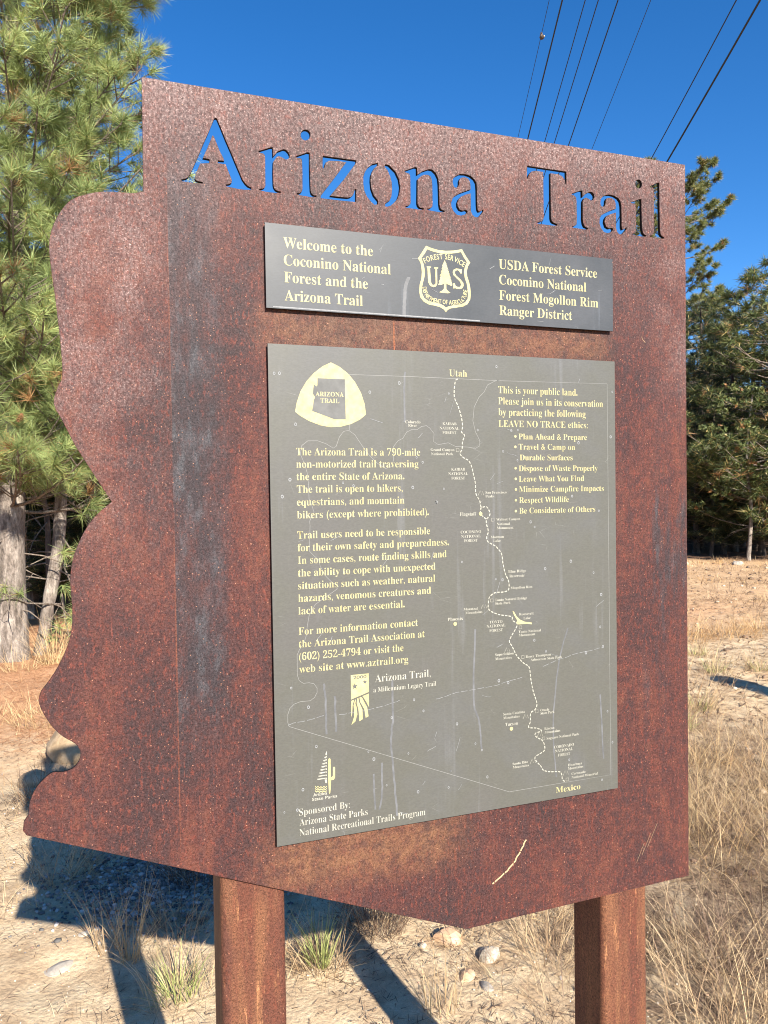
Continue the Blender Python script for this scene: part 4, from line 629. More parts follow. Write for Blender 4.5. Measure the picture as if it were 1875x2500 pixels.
# wear on the panels: dried drops, water runs, scratches
rnd = random.Random(5)
V = []; F = []
for (cx, cz) in G['splash']:
    r = rnd.uniform(.0014, .0024); a, f = disc(cx, cz, r, YP-.0001, 9, r*.52); o = len(V); V += a; F += [tuple(i+o for i in q) for q in f]
link('dried_drops', mesh_py('dried_drops', V, F), M['haze'], info)['kind'] = 'stuff'
def jit(P, a): return [(p[0]+rnd.uniform(-a, a), p[1]) for p in smooth_line(P, 6)]
for p in G['drips']: link('water_run', ribbon(jit(p, .0006), rnd.uniform(.0018, .0034), YP+.0002), M['streakm'], info)
link('water_run', ribbon(jit(G['hdrip'][0], .0006), .0055, YP+.0002), M['streakm'], head)
sc = []
x0, x1, z0, z1 = G['info']
for k in range(30):
    cx, cz = rnd.uniform(x0+.02, x1-.01), rnd.uniform(z0+.02, z1-.02); a = rnd.choice([.3, .5, .8, -.4, 1.2]); l = rnd.uniform(.004, .022)
    P = [(cx+l*t*math.cos(a), cz+l*t*math.sin(a)+rnd.uniform(-.0006, .0006)+.1*l*t*t) for t in (0, .3, .6, 1)]
    sc.append(ribbon(P, rnd.uniform(.0003, .0007), YP-.0002))
LS = [[(.262, 1.175), (.30, 1.182), (.36, 1.186), (.42, 1.195)], [(.10, 1.168), (.16, 1.172), (.2, 1.18)], [(.46, 1.21), (.52, 1.225), (.58, 1.232)], [(.02, 1.162), (.08, 1.170)]]
for p in LS: sc.append(ribbon([(q[0], q[1]+rnd.uniform(-.0008, .0008)) for q in smooth_line(p, 5)], .0006, YP-.0002, dash=(.012, .003)))
link('scratches', join_meshes('scratches', sc), M['haze'], info)['kind'] = 'stuff'
sc = []
x0, x1, z0, z1 = G['head']
for k in range(18):
    cx, cz = rnd.uniform(x0+.02, x1-.03), rnd.uniform(z0+.006, z1-.006); a = rnd.choice([.0, .2, .8, -.6]); l = rnd.uniform(.004, .016)
    sc.append(ribbon([(cx, cz), (cx+l*math.cos(a), cz+l*math.sin(a)*.6)], rnd.uniform(.0003, .0008), YP-.0002))
sc.append(ribbon([(x0+.01, z0+.0022), (x0+.35, z0+.0020)], .0018, YP+.0001))
link('scratches', join_meshes('scratches', sc), M['haze'], head)['kind'] = 'stuff'
go = G['gouge'][0]
gg = [(p[0]+rnd.uniform(-.0012, .0012), p[1]) for p in smooth_line(go, 6)]
link('gouge', ribbon(gg, .0026, -.0002, dash=(.021, .0016)), M['tan'], sign)
sc = []
for k in range(16):
    cx, cz = rnd.uniform(.0, .74), rnd.uniform(.86, 2.0)
    if -.01 < cx < .62 and .97 < cz < 1.92: continue
    a = rnd.uniform(0, 3.1); l = rnd.uniform(.006, .018)
    sc.append(ribbon([(cx+l*t*math.cos(a)+rnd.uniform(-.001, .001), cz+l*t*math.sin(a)+.2*l*t*t) for t in (0, .25, .5, .75, 1)], .0005, -.0002))
for dx in (0, .012, .024): sc.append(ribbon([(.655+dx, .835+dx), (.672+dx*1.2, .868+dx*1.3)], .00035, -.0002))
link('scratches', join_meshes('scratches', sc), M['tan'], sign)['kind'] = 'stuff'

# ------------------------------------------------------------------ trees
def norm(a): return a/(np.linalg.norm(a, axis=-1, keepdims=True)+1e-9)
def needles(rng, pos, dr, n, Ln, wd, pal, dead=.06, spread=(12, 100), along=.07, droop=.12):
    """pos,dr (T,3) tufts -> n needle triangles each"""
    T = len(pos); pos = np.repeat(pos, n, 0); dr = norm(np.repeat(dr, n, 0)); K = len(pos)
    ref = norm(rng.normal(size=(K, 3))); A = norm(np.cross(dr, ref)); th = np.radians(rng.uniform(spread[0], spread[1], K))
    d = norm(dr*np.cos(th)[:, None]+A*np.sin(th)[:, None]+np.array([0, 0, -droop]))
    base = pos-dr*(rng.uniform(0, along, K))[:, None]
    tip = base+d*(Ln*rng.uniform(.7, 1.1, K))[:, None]
    wv = norm(np.cross(d, rng.normal(size=(K, 3))))*wd*.5
    V = np.stack([base-wv, base+wv, tip], 1).reshape(-1, 3)
    F = np.arange(K*3).reshape(-1, 3)
    tt = np.repeat(rng.uniform(0, 1, T), n); td = np.repeat(rng.uniform(0, 1, T) < dead, n)
    mixv = np.clip(tt*.6+rng.uniform(0, .4, K), 0, 1)[:, None]
    c = np.array(pal[0])*(1-mixv)+np.array(pal[1])*mixv
    yl = (rng.uniform(0, 1, K) < .09)[:, None]
    c = np.where(yl, np.array([.42, .33, .13]), c); c = np.where(td[:, None], np.array([.36, .20, .085])*rng.uniform(.6, 1.2, (K, 1)), c)
    return V, F, np.repeat(c, 3, 0)

PAL_NEAR = ((.115, .175, .060), (.450, .510, .190))
PAL_MID = ((.070, .100, .032), (.260, .265, .090))
PAL_BUSH = ((.028, .046, .015), (.150, .175, .055))
PAL_DARK = ((.018, .032, .013), (.070, .088, .034))

def pine(seed, trunk, r0, r1, zr, rad, nb, tuft_n, Ln, wd, pal, sides=5, sub_step=.2, up_=.25, dead=.06, bare=0, sub_len=.42, per=3, extra=None, az_bias=None, spread=(12, 100)):
    """trunk: list of points; returns trunk, branch and needle mesh data in the trunk's frame"""
    rng = np.random.default_rng(seed)
    T = np.array(smooth_line(trunk, 5)); n = len(T)
    tz = T[:, 2]; rr = np.interp(tz, [tz[0], tz[0]+.15, tz[-1]], [r0*1.25, r0, r1])
    tp = [(T, rr*(1+.05*rng.normal(size=n)))]
    br = []; pos = []; dr = []
    zs = np.sort(rng.uniform(zr[0], zr[1], nb)); az0 = rng.uniform(0, 6.28)
    for i, z in enumerate(zs):
        az = az0+i*2.399+rng.normal()*.35
        if az_bias is not None and rng.uniform() < az_bias[1]: az = az_bias[0]+rng.normal()*.7
        Lb = float(rad(z))*rng.uniform(.55, 1.12)
        base = np.array([np.interp(z, tz, T[:, k]) for k in range(3)])
        d0 = np.array([math.cos(az), math.sin(az), rng.uniform(-.15, .35)]); side = np.array([-math.sin(az), math.cos(az), 0])
        t = np.linspace(0, 1, 6)[:, None]
        P = base+d0*Lb*t+side*rng.normal()*.12*Lb*t*t+np.array([0, 0, 1])*(-.18*Lb*t+(.18+up_*rng.uniform(.3, 1))*Lb*t*t)
        rb = max(.010, Lb*.013)*(r0/.13 if r0 < .13 else 1)
        br.append((P, np.linspace(rb, rb*.3, 6)))
        ns = max(2, int(Lb/sub_step))
        for s in range(ns+1):
            f = 1. if s == ns else rng.uniform(.28, .97)
            p0 = np.array([np.interp(f, t[:, 0], P[:, k]) for k in range(3)])
            tang = norm(P[-1]-P[-2]) if f > .8 else norm(P[3]-P[2])
            if s == ns: sd = tang; sl = .04
            else:
                sd = norm(tang+side*rng.choice([-1, 1])*rng.uniform(.5, 1.3)+np.array([0, 0, rng.uniform(-.15, .5)])); sl = sub_len*Lb*(1.15-f)*rng.uniform(.5, 1.2)+.06
            p1 = p0+sd*sl*.55+np.array([0, 0, .02]); p2 = p0+sd*sl+np.array([0, 0, .10*sl+.02])
            br.append((np.stack([p0, p1, p2]), [rb*.35, rb*.28, rb*.2]))
            for k in range(per):
                q = p2 if k == 0 else p0+(p2-p0)*rng.uniform(.35, .95)+rng.normal(size=3)*.03
                e = norm(sd+np.array([0, 0, .35])+rng.normal(size=3)*(.15 if k == 0 else .55))
                pos.append(q+e*.03); dr.append(e)
    for s in range(bare):     # dead lower limbs without needles
        z = rng.uniform(tz[0]+.5, zr[0]+.8); az = rng.uniform(0, 6.28); Lb = rng.uniform(.25, .9)
        base = np.array([np.interp(z, tz, T[:, k]) for k in range(3)]); d0 = np.array([math.cos(az), math.sin(az), rng.uniform(-.3, .3)])
        P = np.stack([base+d0*Lb*u+rng.normal(size=3)*.05*u*Lb+np.array([0, 0, -.25*Lb*u*u]) for u in (0, .35, .7, 1)])
        br.append((P, [.009, .007, .005, .002]))
        q = P[2]; e = norm(rng.normal(size=3)); br.append((np.stack([q, q+e*.12, q+e*.22+np.array([0, 0, .05])]), [.004, .003, .001]))
    if extra:
        for a, b in extra:
            a = np.array(a, float); b = np.array(b, float); mid = (a+b)/2+np.array([0, 0, -.06]); br.append((np.stack([a, mid, b]), [.012, .008, .005]))
            e = norm(b-a)
            for k in range(5):
                q = b+rng.normal(size=3)*.05-e*.06*k; pos.append(q); dr.append(norm(e+rng.normal(size=3)*.5))
    # leader
    e = norm(T[-1]-T[-2]); pos += [T[-1], T[-1]-e*.08]; dr += [e, e]
    pos = np.array(pos); dr = np.array(dr)
    tv = tubes(tp, 12 if sides > 4 else 7); bv = tubes(br, sides)
    nv = needles(rng, pos, dr, tuft_n, Ln, wd, pal, dead, spread)
    return tv, bv, nv, pos

def make_tree(name, loc, data, bark, twig, label, cat='tree', group=None):
    e = empty(name, loc); tag(e, label, cat, group)
    tv, bv, nv, _ = data
    for nm, me, mt in (('trunk', mesh_np('trunk', *tv, smooth=True), bark), ('branches', mesh_np('branches', *bv, smooth=True), twig),
                       ('crown', mesh_np('crown', nv[0], nv[1], col=nv[2]), M['needle'])):
        o = bpy.data.objects.new(nm, me); COL.objects.link(o); me.materials.append(mt); o.parent = e
    return e
def copy_tree(e, loc, rz, s, label, group=None):
    c = e.copy(); COL.objects.link(c); c.location = loc; c.rotation_euler = (0, 0, rz); c.scale = (s[0], s[0], s[1]) if isinstance(s, tuple) else (s, s, s)
    c['label'] = label
    if group: c['group'] = group
    elif 'group' in c: del c['group']
    for ch in e.children:
        d = ch.copy(); COL.objects.link(d); d.parent = c
    return c
def polar(px, D):
    """ground spot at distance D in the direction of photo column px (of 1875)"""
    v = fwd+r2*((px-937.5)/1878); v.z = 0; v.normalize()
    x, y = CAM.x+v.x*D, CAM.y+v.y*D
    return (x, y, gh(x, y)-.03)

# cones of the near pines
def cone_mesh():
    V = []; F = []
    for ring in range(8):
        z = -.035+ring*.010; rr = .026*math.sin(math.pi*(ring+1.2)/9.5)+.003; nn = 9
        for k in range(nn):
            a = 2*math.pi*(k+.5*(ring % 2))/nn; b = len(V)
            c, s = math.cos(a), math.sin(a); t = Vector((-s, c, 0))*.007; o = Vector((c, s, 0))
            V += [o*(rr*.3)+Vector((0, 0, z))-t*.5, o*(rr*.3)+Vector((0, 0, z))+t*.5, o*rr+Vector((0, 0, z+.006))+t, o*(rr*1.12)+Vector((0, 0, z+.009)), o*rr+Vector((0, 0, z+.006))-t]
            F.append((b, b+1, b+2, b+3, b+4))
    return mesh_py('pine_cone', V, F)
M['cone'] = flat('pine_cone_scale', (.27, .13, .06), .7, nz=150)

T1 = (-1.09, 6.8); T2 = (-.86, 6.95)
h1 = gh(*T1)-.04; h2_ = gh(*T2)-.04
d1 = pine(11, [(0, 0, 0), (.01, .02, 1.2), (.05, .1, 2.4), (.12, .2, 4.0), (.14, .2, 6.0), (.16, .2, 8.4)], .142, .05, (1.35, 8.3), lambda z: np.interp(z, [1.4, 3, 5, 8.4], [1.25, 1.65, 1.3, 1.15]),
          220, 54, .17, .0050, PAL_NEAR, sides=5, sub_step=.15, az_bias=(-1.35, .38), bare=26, dead=.05, per=2, spread=(8, 82), extra=[((.05, .05, 1.95), (.38, -.5, 1.88)), ((.05, .05, 1.95), (.60, -.5, 1.90)), ((.05, .05, 2.0), (.78, -.4, 1.86)), ((.0, .0, 2.1), (-.1, -.9, 2.0))])
pine1 = make_tree('pine_tree', (T1[0], T1[1], h1), d1, M['bark_pale'], M['twig'], 'big near pine with pale mottled trunk at the left edge of the photo')
d2 = pine(23, [(0, 0, 0), (.08, .05, .5), (.17, .1, 1.0), (.22, .12, 1.6), (.30, .14, 3.0), (.48, .18, 4.6), (.64, .2, 6.2), (.78, .2, 8.6)], .062, .03, (2.0, 8.3), lambda z: np.interp(z, [2, 3.5, 4.1, 4.4, 5.2, 8.5], [.9, 1.15, 1.1, .65, .52, .6]),
          180, 54, .17, .0050, PAL_NEAR, sides=6, sub_step=.15, az_bias=(-1.6, .35), bare=14, dead=.05, per=2, spread=(10, 88),
          extra=[((.2, .1, 1.9), (.1, -.75, 1.72)), ((.2, .1, 1.2), (.42, -.55, 1.02)), ((.2, .1, .95), (.40, -.4, .62)), ((.2, .1, .6), (.28, -.35, .25)), ((.2, .1, 1.6), (.55, -.5, 1.42)), ((.3, .12, 3.0), (.9, -.3, 3.9)), ((.42, .16, 3.9), (1.50, -.5, 4.55)), ((.42, .16, 4.0), (1.44, -.45, 4.85)), ((.42, .16, 3.7), (1.80, -.55, 4.30)), ((.4, .16, 3.8), (1.3, -.3, 4.2)), ((.2, .1, .5), (-.35, -.5, .75))])
pine2 = make_tree('pine_tree', (T2[0], T2[1], h2_), d2, M['bark_pale'], M['twig'], 'slender pine with a leaning grey trunk right of the big near pine')
cm = cone_mesh(); cm.materials.append(M['cone'])
rng = np.random.default_rng(3)
for tree, dd, kk in ((pine1, d1, 12), (pine2, d2, 5)):
    ps = dd[3]; front = ps[(ps[:, 1] < .1) & (ps[:, 2] > 2.2)]
    for q in front[rng.choice(len(front), kk, replace=False)]:
        c = bpy.data.objects.new('pine_cone', cm); COL.objects.link(c); c.parent = tree; c.location = (q[0], q[1]-.06, q[2]-.05)
        c.rotation_euler = (rng.uniform(2.4, 3.6), rng.uniform(-.5, .5), rng.uniform(0, 6))

# tall clumpy pine behind the right edge of the plate
dA = pine(5, [(0, 0, 0), (.1, 0, 5), (.0, .1, 10), (-.1, 0, 14.4)], .20, .04, (4.2, 14.6), lambda z: np.interp(z, [4, 7, 11, 14.6], [2.4, 2.5, 2.2, 1.5]),
          82, 44, .21, .020, PAL_MID, sides=4, sub_step=.20, up_=.45, bare=12, per=4, sub_len=.52, dead=.04)
pA = make_tree('pine_tree', polar(1656, 30), dA, M['bark_dark'], M['twig'], 'tall open-crowned pine rising behind the right edge of the sign')
pA.scale = (.95, .95, .88)

# three crown builds shared by the trees of the forest edge
def dense(seed, h, rr, pal, n=70, tn=13):
    return pine(seed, [(0, 0, 0), (.05, .03, h*.5), (0, .05, h)], .10, .02, (.55, h*.98), lambda z: np.interp(z, [.8, h*.3, h*.75, h], [rr*.85, rr, rr*.62, rr*.18]),
                n, tn, .19, .016, pal, sides=3, sub_step=.24, up_=.3, bare=8, per=3, sub_len=.45, dead=.03, spread=(10, 110), )
k1 = dense(31, 6.4, 1.9, PAL_DARK, 120, 16); k2 = dense(37, 6.4, 2.1, PAL_BUSH, 130, 16); k3 = dense(41, 6.4, 1.7, PAL_DARK, 105, 16)
GR = 'pines of the forest edge on the right'
f1 = make_tree('pine_tree', polar(1895, 18.2), k2, M['bark_dark'], M['twig'], 'bushy sunlit pine at the right edge of the photo, highest of the forest edge')
f1.scale = (1.15, 1.15, 1.0)
f2 = make_tree('pine_tree', polar(1716, 22.5), k1, M['bark_dark'], M['twig'], 'dark pine just right of the sign, second row of the forest edge')
f3 = make_tree('pine_tree', polar(1790, 20.0), k3, M['bark_dark'], M['twig'], 'narrow dark pine between the sign and the bushy sunlit pine')
f3.scale = (1.1, 1.1, .86)
copy_tree(f2, polar(1845, 23), 2.1, (1.15, 1.0), 'dark pine behind the bushy sunlit pine at the right edge')
copy_tree(f1, polar(1700, 26.5), 4., (1.05, .9), 'mid green pine low behind the tall open-crowned pine')
copy_tree(f3, polar(1760, 27), 1., (1.2, .85), 'far dark pine in the gap of the forest edge on the right')
back = [(1960, 19), (2040, 22), (1640, 24), (1570, 29), (1490, 31), (1400, 34), (1290, 33), (1180, 36), (1060, 34), (940, 30), (820, 27), (700, 24), (590, 21), (480, 19)]
for i, (px, D) in enumerate(back):
    rr_ = random.Random(i)
    copy_tree((f1, f2, f3)[i % 3], polar(px, D), rr_.uniform(0, 6), (rr_.uniform(1.0, 1.3), rr_.uniform(.75, .95)), 'forest edge pine hidden by the sign or just outside the right side', 'pines hidden behind the sign')
for i, (px, D, s_) in enumerate([(1712, 20.5, .42), (1748, 22, .5), (1783, 23.5, .46), (1812, 21.5, .40), (1850, 20.5, .5), (1872, 24, .5), (1730, 26, .6), (1800, 28, .6), (1700, 19.2, .44), (1765, 19.4, .4), (1860, 19.0, .42), (1690, 24, .62), (1770, 25, .66), (1830, 26, .66), (1875, 27, .66)]):
    lb = ['young dark pine under the forest edge, nearest the sign', 'young pine in the dark between the first forest trunks', 'young dark pine deep under the narrow pine', 'small young pine behind the whitish stem', 'young pine under the bushy sunlit pine', 'young pine at the right edge under the forest', 'young pine far back in the gap beside the sign', 'young pine far back behind the whitish stem', 'shrubby pine at the foot of the forest edge touching the sign edge', 'shrubby pine at the foot of the forest, middle of the visible strip', 'shrubby pine at the foot of the forest by the right frame edge', 'young pine of the third row beside the sign', 'young pine of the third row behind the narrow pine', 'young pine of the third row behind the bushy pine', 'young pine of the third row at the right frame edge'][i]
    copy_tree((f2, f3)[i % 2], polar(px, D), i*2., (s_*1.9, s_), lb)
for i, (px, D, s_) in enumerate([(75, 10.8, .34), (125, 11.6, .40), (165, 10.9, .34), (205, 11.8, .42), (245, 10.8, .36), (20, 11.5, .4), (100, 13.5, .5), (190, 14, .5)]):
    lb = ['young pine in the dark just right of the big trunk', 'young pine in the dark behind the stems, middle of the trunk gap', 'young pine right behind the leaning trunk foot', 'young pine in the shade beside the bulge of the sign outline', 'young pine half hidden by the waist of the sign outline', 'young pine behind the big trunk', 'young pine far back between the near trunks', 'young pine far back right of the leaning trunk'][i]
    copy_tree((f3, f2)[i % 2], polar(px, D), i*2.3, (s_*1.8, s_), lb)
LL = [(20, 13.5, 1.0, .82, 'dark pine seen behind the big near pine, hard against the left edge'), (95, 12.2, .95, .80, 'dark pine standing behind the gap between the two near trunks'), (170, 13.8, 1.05, .86, 'dark pine right behind the leaning grey trunk'),
      (250, 12.6, 1.0, .80, 'dark pine filling the notch of the sign outline'), (335, 14.5, 1.1, .86, 'dark pine behind the left part of the sign'), (-60, 12.5, 1.1, .9, 'dark pine just outside the left edge'), (410, 15.5, 1.1, .86, 'pine behind the left part of the lettering'),
      (60, 17, 1.2, 1.0, 'far dark pine deep behind the big near pine'), (140, 18, 1.2, 1.0, 'far dark pine deep behind the leaning trunk'), (215, 17.5, 1.2, 1.0, 'far dark pine deep behind the notch of the sign')]
for i, (px, D, sx, sz, lb) in enumerate(LL):
    copy_tree((f2, f3)[i % 2], polar(px, D), i*1.3, (sx, sz), lb)
# bare stems in the dark under the left pines
for i, (px, D, r, hgt) in enumerate([(112, 9.6, .035, 3.6), (70, 10.6, .045, 4), (205, 9.8, .05, 4), (158, 11.2, .035, 3.4), (235, 11.5, .04, 3.8)]):
    rr_ = random.Random(i+50); P = [(rr_.uniform(-.06, .06)*k, rr_.uniform(-.05, .05)*k, hgt*k/5) for k in range(6)]
    dd = pine(60+i, P, r, r*.5, (hgt*.6, hgt), lambda z: .5, 8, 20, .15, .006, PAL_DARK, sides=4, bare=16, per=2)
    make_tree('dead_tree', polar(px, D), dd, M['bark_pale' if i % 2 else 'bark_dark'], M['twig'],
              ['thin bare stem between the big pine and the leaning trunk', 'thin dark stem deep behind the big pine', 'bare stem right of the leaning trunk', 'thin stem far behind the leaning trunk', 'dark stem beside the bulge of the sign outline'][i])

# broad-leaved small trees low at the forest edge right, with whitish stems
def broad(seed, h):
    dd = pine(seed, [(0, 0, 0), (.14, .05, h*.3), (.02, .05, h*.6), (.15, 0, h)], .045, .015, (.8, h), lambda z: np.interp(z, [.8, h*.6, h], [1.1, 1.2, .5]), 44, 14, .075, .05, ((.05, .085, .025), (.22, .24, .09)), sides=3, sub_step=.2, per=3, dead=.08, bare=3)
    return dd
oak1 = make_tree('oak_tree', polar(1826, 17.6), broad(71, 3.6), M['bark_pale'], M['twig'], 'small leafy tree with a thin whitish stem in front of the dark pines')
oak2 = make_tree('oak_tree', polar(1735, 18.6), broad(72, 3.4), M['bark_dark'], M['twig'], 'low leafy tree beside the right edge of the sign')

# distant wood
rng = np.random.default_rng(9); PV = []; PF = []; PC = []; off = 0; dp = []; dq = []
for k in range(150):
    px = rng.uniform(-900, 3000); D = rng.uniform(42, 75); p = polar(px, D); h = rng.uniform(5., 7.5)
    nn = 90; z = rng.uniform(.5, h, nn); a = rng.uniform(0, 6.28, nn); rad_ = (1.9*(1-z/h)+.3)*rng.uniform(.5, 1, nn)
    dp.append(np.stack([p[0]+rad_*np.cos(a), p[1]+rad_*np.sin(a), p[2]+z], 1)); dq.append(np.stack([np.cos(a), np.sin(a), np.full(nn, .4)], 1))
v, f, c = needles(rng, np.concatenate(dp), np.concatenate(dq), 7, .55, .12, PAL_DARK, .02)
o = link('distant_wood', mesh_np('distant_wood', v, f, col=c), M['needle']); tag(o, 'dark band of far woodland behind the clearing', 'woodland', kind='stuff')

# ------------------------------------------------------------------ grasses
def blades(rng, n, h0, h1, spread, lean, wd, pal, segs=4, curl=.6):
    a = rng.uniform(0, 6.28, n); r = spread*np.sqrt(rng.uniform(0, 1, n)); bx = r*np.cos(a); by = r*np.sin(a)
    az = a+rng.normal(size=n)*.7; H = rng.uniform(h0, h1, n); ln = np.abs(rng.normal(size=n))*lean; cu = curl*rng.uniform(.2, 1.3, n)
    t = np.linspace(0, 1, segs+1)[None, :]
    th = ln[:, None]+cu[:, None]*t*1.3                      # angle from vertical along the blade
    ds = H[:, None]/segs
    hx = np.concatenate([np.zeros((n, 1)), np.cumsum(np.sin(th[:, 1:])*ds, 1)], 1); hz = np.concatenate([np.zeros((n, 1)), np.cumsum(np.cos(th[:, 1:])*ds, 1)], 1)
    hz = np.maximum(hz, .004)
    X = bx[:, None]+hx*np.cos(az)[:, None]; Y = by[:, None]+hx*np.sin(az)[:, None]
    w_ = wd*rng.uniform(.6, 1.3, n)[:, None]*(1-t**1.6*.85); ph = rng.uniform(0, 3.14, n)[:, None]
    P0 = np.stack([X-w_*np.cos(ph)/2, Y-w_*np.sin(ph)/2, hz], -1); P1 = np.stack([X+w_*np.cos(ph)/2, Y+w_*np.sin(ph)/2, hz], -1)
    V = np.stack([P0, P1], 2).reshape(n, -1, 3); m = V.shape[1]
    i = np.arange(segs)*2; q = np.stack([i, i+1, i+3, i+2], 1)
    F = (np.arange(n)[:, None, None]*m+q[None]).reshape(-1, 4)
    mixv = rng.uniform(0, 1, (n, 1)); c = np.array(pal[0])*(1-mixv)+np.array(pal[1])*mixv
    return V.reshape(-1, 3), F, np.repeat(c, m, 0)
STRAW = ((.30, .19, .105), (.62, .47, .28)); GOLD = ((.40, .25, .12), (.70, .52, .28)); GREEN = ((.20, .24, .07), (.50, .50, .20)); BROWN = ((.10, .06, .04), (.26, .17, .11))
OCHRE = ((.36, .20, .09), (.64, .42, .2))
def tuss(seed, n, h0, h1, sp, lean, wd, pal, curl=.6):
    rng = np.random.default_rng(seed); v, f, c = blades(rng, n, h0, h1, sp, lean, wd, pal, 4, curl); return mesh_np('blades', v, f, col=c)
def join_np(parts, name):
    V = []; F = []; C = []; off = 0
    for v, f, c in parts: V.append(v); F.append(f+off); C.append(c); off += len(v)
    return mesh_np(name, np.concatenate(V), np.concatenate(F), col=np.concatenate(C))

def grass_thing(loc, mesh, label, name='grass_tussock', rz=0, group=None):
    o = bpy.data.objects.new(name, mesh); COL.objects.link(o); o.location = (loc[0], loc[1], gh(loc[0], loc[1])-.005); o.rotation_euler = (0, 0, rz)
    if not mesh.materials: mesh.materials.append(M['grass'])
    tag(o, label, 'grass', group); return o
rng = np.random.default_rng(77)
gt = join_np([blades(rng, 70, .08, .19, .035, .30, .0042, GREEN, curl=.4), blades(rng, 160, .10, .26, .08, .75, .0022, STRAW), blades(rng, 110, .05, .14, .09, 1.2, .0018, BROWN)], 'blades')
grass_thing((.37, 1.18), gt, 'tussock with bright green blades among straw, between the two posts', name='green_tussock')
grass_thing((.22, 1.22), tuss(2, 130, .1, .24, .09, .8, .0022, STRAW), 'straw coloured tussock tight behind the left post, beside the green one')
grass_thing((.60, 1.30), join_np([blades(rng, 260, .14, .36, .10, .38, .0019, BROWN), blades(rng, 60, .15, .35, .08, .5, .0018, STRAW)], 'blades'), 'dark brown upright dried forb in the shadow between the posts', name='dried_forb')
grass_thing((.10, 1.95), join_np([blades(rng, 300, .12, .32, .13, .5, .0025, BROWN), blades(rng, 50, .2, .4, .1, .5, .0018, STRAW)], 'blades'), 'dark dried forb in the plate shadow left of the left post', name='dried_forb')
grass_thing((-.19, 1.42), join_np([blades(rng, 34, .16, .30, .03, .30, .0022, GOLD, curl=.3), blades(rng, 24, .15, .3, .03, .35, .002, OCHRE, curl=.3)], 'blades'), 'sparse golden stems standing on the shadow of the left post')
grass_thing((-.26, 1.52), tuss(4, 40, .12, .26, .04, .35, .0021, STRAW, .3), 'thin pale stems at the left border of the post shadow')
grass_thing((-.06, 1.20), join_np([blades(rng, 90, .06, .17, .06, .5, .003, GREEN), blades(rng, 120, .1, .24, .1, .8, .002, STRAW)], 'blades'), 'yellow green tussock low by the left post at the bottom edge')
grass_thing((-.03, 1.55), join_np([blades(rng, 170, .08, .26, .11, .7, .0016, STRAW), blades(rng, 60, .06, .2, .1, .6, .0018, BROWN)], 'blades'), 'wispy dry weed close to the left side of the left post')
grass_thing((.63, .83), tuss(6, 40, .08, .20, .05, .3, .0022, GOLD, .2), 'short stubble clump at the bottom edge between the posts')
grass_thing((1.06, .95), tuss(8, 160, .14, .34, .10, .8, .0021, STRAW, .8), 'straw tussock leaning on the right post from the left')
grass_thing((1.20, 1.20), tuss(9, 200, .16, .4, .12, .8, .0021, GOLD, .9), 'golden tussock behind the left side of the right post')
grass_thing((-.42, 2.12), tuss(12, 150, .10, .26, .12, .7, .0024, STRAW), 'tussock at the left tip of the plate shadow')
grass_thing((-.55, 2.95), join_np([blades(rng, 220, .08, .22, .16, .6, .0026, BROWN), blades(rng, 70, .1, .28, .14, .6, .0022, STRAW)], 'blades'), 'dark tussock in the shadow in front of the boulder')
grass_thing((-.62, 4.55), tuss(14, 260, .08, .26, .26, .8, .0030, GOLD, .7), 'broad golden tussock behind the boulder')
grass_thing((-.98, 4.7), tuss(15, 130, .06, .2, .22, .7, .0034, GOLD, .6), 'thin golden tussock left of the broad one behind the boulder')
grass_thing((-.72, 6.45), tuss(16, 150, .25, .55, .10, .5, .004, GOLD, .5), 'golden grass at the foot of the leaning trunk')
grass_thing((-.95, 6.2), tuss(17, 90, .12, .3, .14, .7, .004, GOLD, .6), 'short golden grass before the big trunk')
# right side, middle distance
mids = [((3.55, 3.05), 'pale tussock right beside the plate edge, nearest of the clearing'), ((4.35, 3.75), 'yellow green tussock standing before the dark shadow band'), ((4.75, 3.70), 'small tussock at the far right below the shadow band'),
        ((3.15, 2.75), 'low tussock close to the lower right edge of the plate'), ((4.7, 4.35), 'tussock just above the shadow band at the plate edge'), ((5.7, 5.0), 'broad pale tussock in the middle of the clearing'), ((5.2, 5.1), 'tussock left of the broad pale one in the clearing'), ((6.3, 5.15), 'tussock right of the broad pale one in the clearing')]
bases = [join_np([blades(rng, 120, .08, .24, .13, .8, .0032, STRAW), blades(rng, 50, .06, .16, .08, .6, .004, GREEN), blades(rng, 16, .25, .5, .08, .4, .003, GOLD)], 'blades') for _ in range(2)]+\
        [join_np([blades(rng, 330, .10, .27, .30, .8, .004, OCHRE), blades(rng, 30, .3, .6, .2, .5, .0034, GOLD)], 'blades')]
for i, ((x, y), lb) in enumerate(mids):
    grass_thing((x, y), bases[2 if i > 4 else i % 2], lb, rz=i*1.7)
# thick dry grass, right foreground: one mass nobody could count
parts = []; rs = np.random.default_rng(101)
def field(nc, xr, yr, cond, nbl, h0, h1, sp, lean, wd, pals, curl):
    k = 0
    while k < nc:
        x = rs.uniform(*xr); y = rs.uniform(*yr)
        if not cond(x, y): continue
        k += 1; pal = pals[rs.integers(len(pals))]
        v, f, c = blades(rs, int(nbl*rs.uniform(.5, 1.4)), h0, h1*rs.uniform(.7, 1.1), sp, lean, wd, pal, 4, curl)
        v = v+np.array([x, y, gh(x, y)-.004]); parts.append((v, f, c))
field(290, (1.15, 3.0), (.2, 2.4), lambda x, y: x-.25*y > 1.05 and vnoise(np.array([x*2.]), np.array([y*2.]), 5)[0] > .24, 46, .10, .40, .15, 1.0, .0022, [STRAW, GOLD, STRAW, BROWN], .9)
field(130, (1.5, 4.2), (1.2, 4.2), lambda x, y: x > 1.3+.35*y, 34, .10, .34, .14, .9, .0026, [STRAW, STRAW, OCHRE, BROWN], .8)
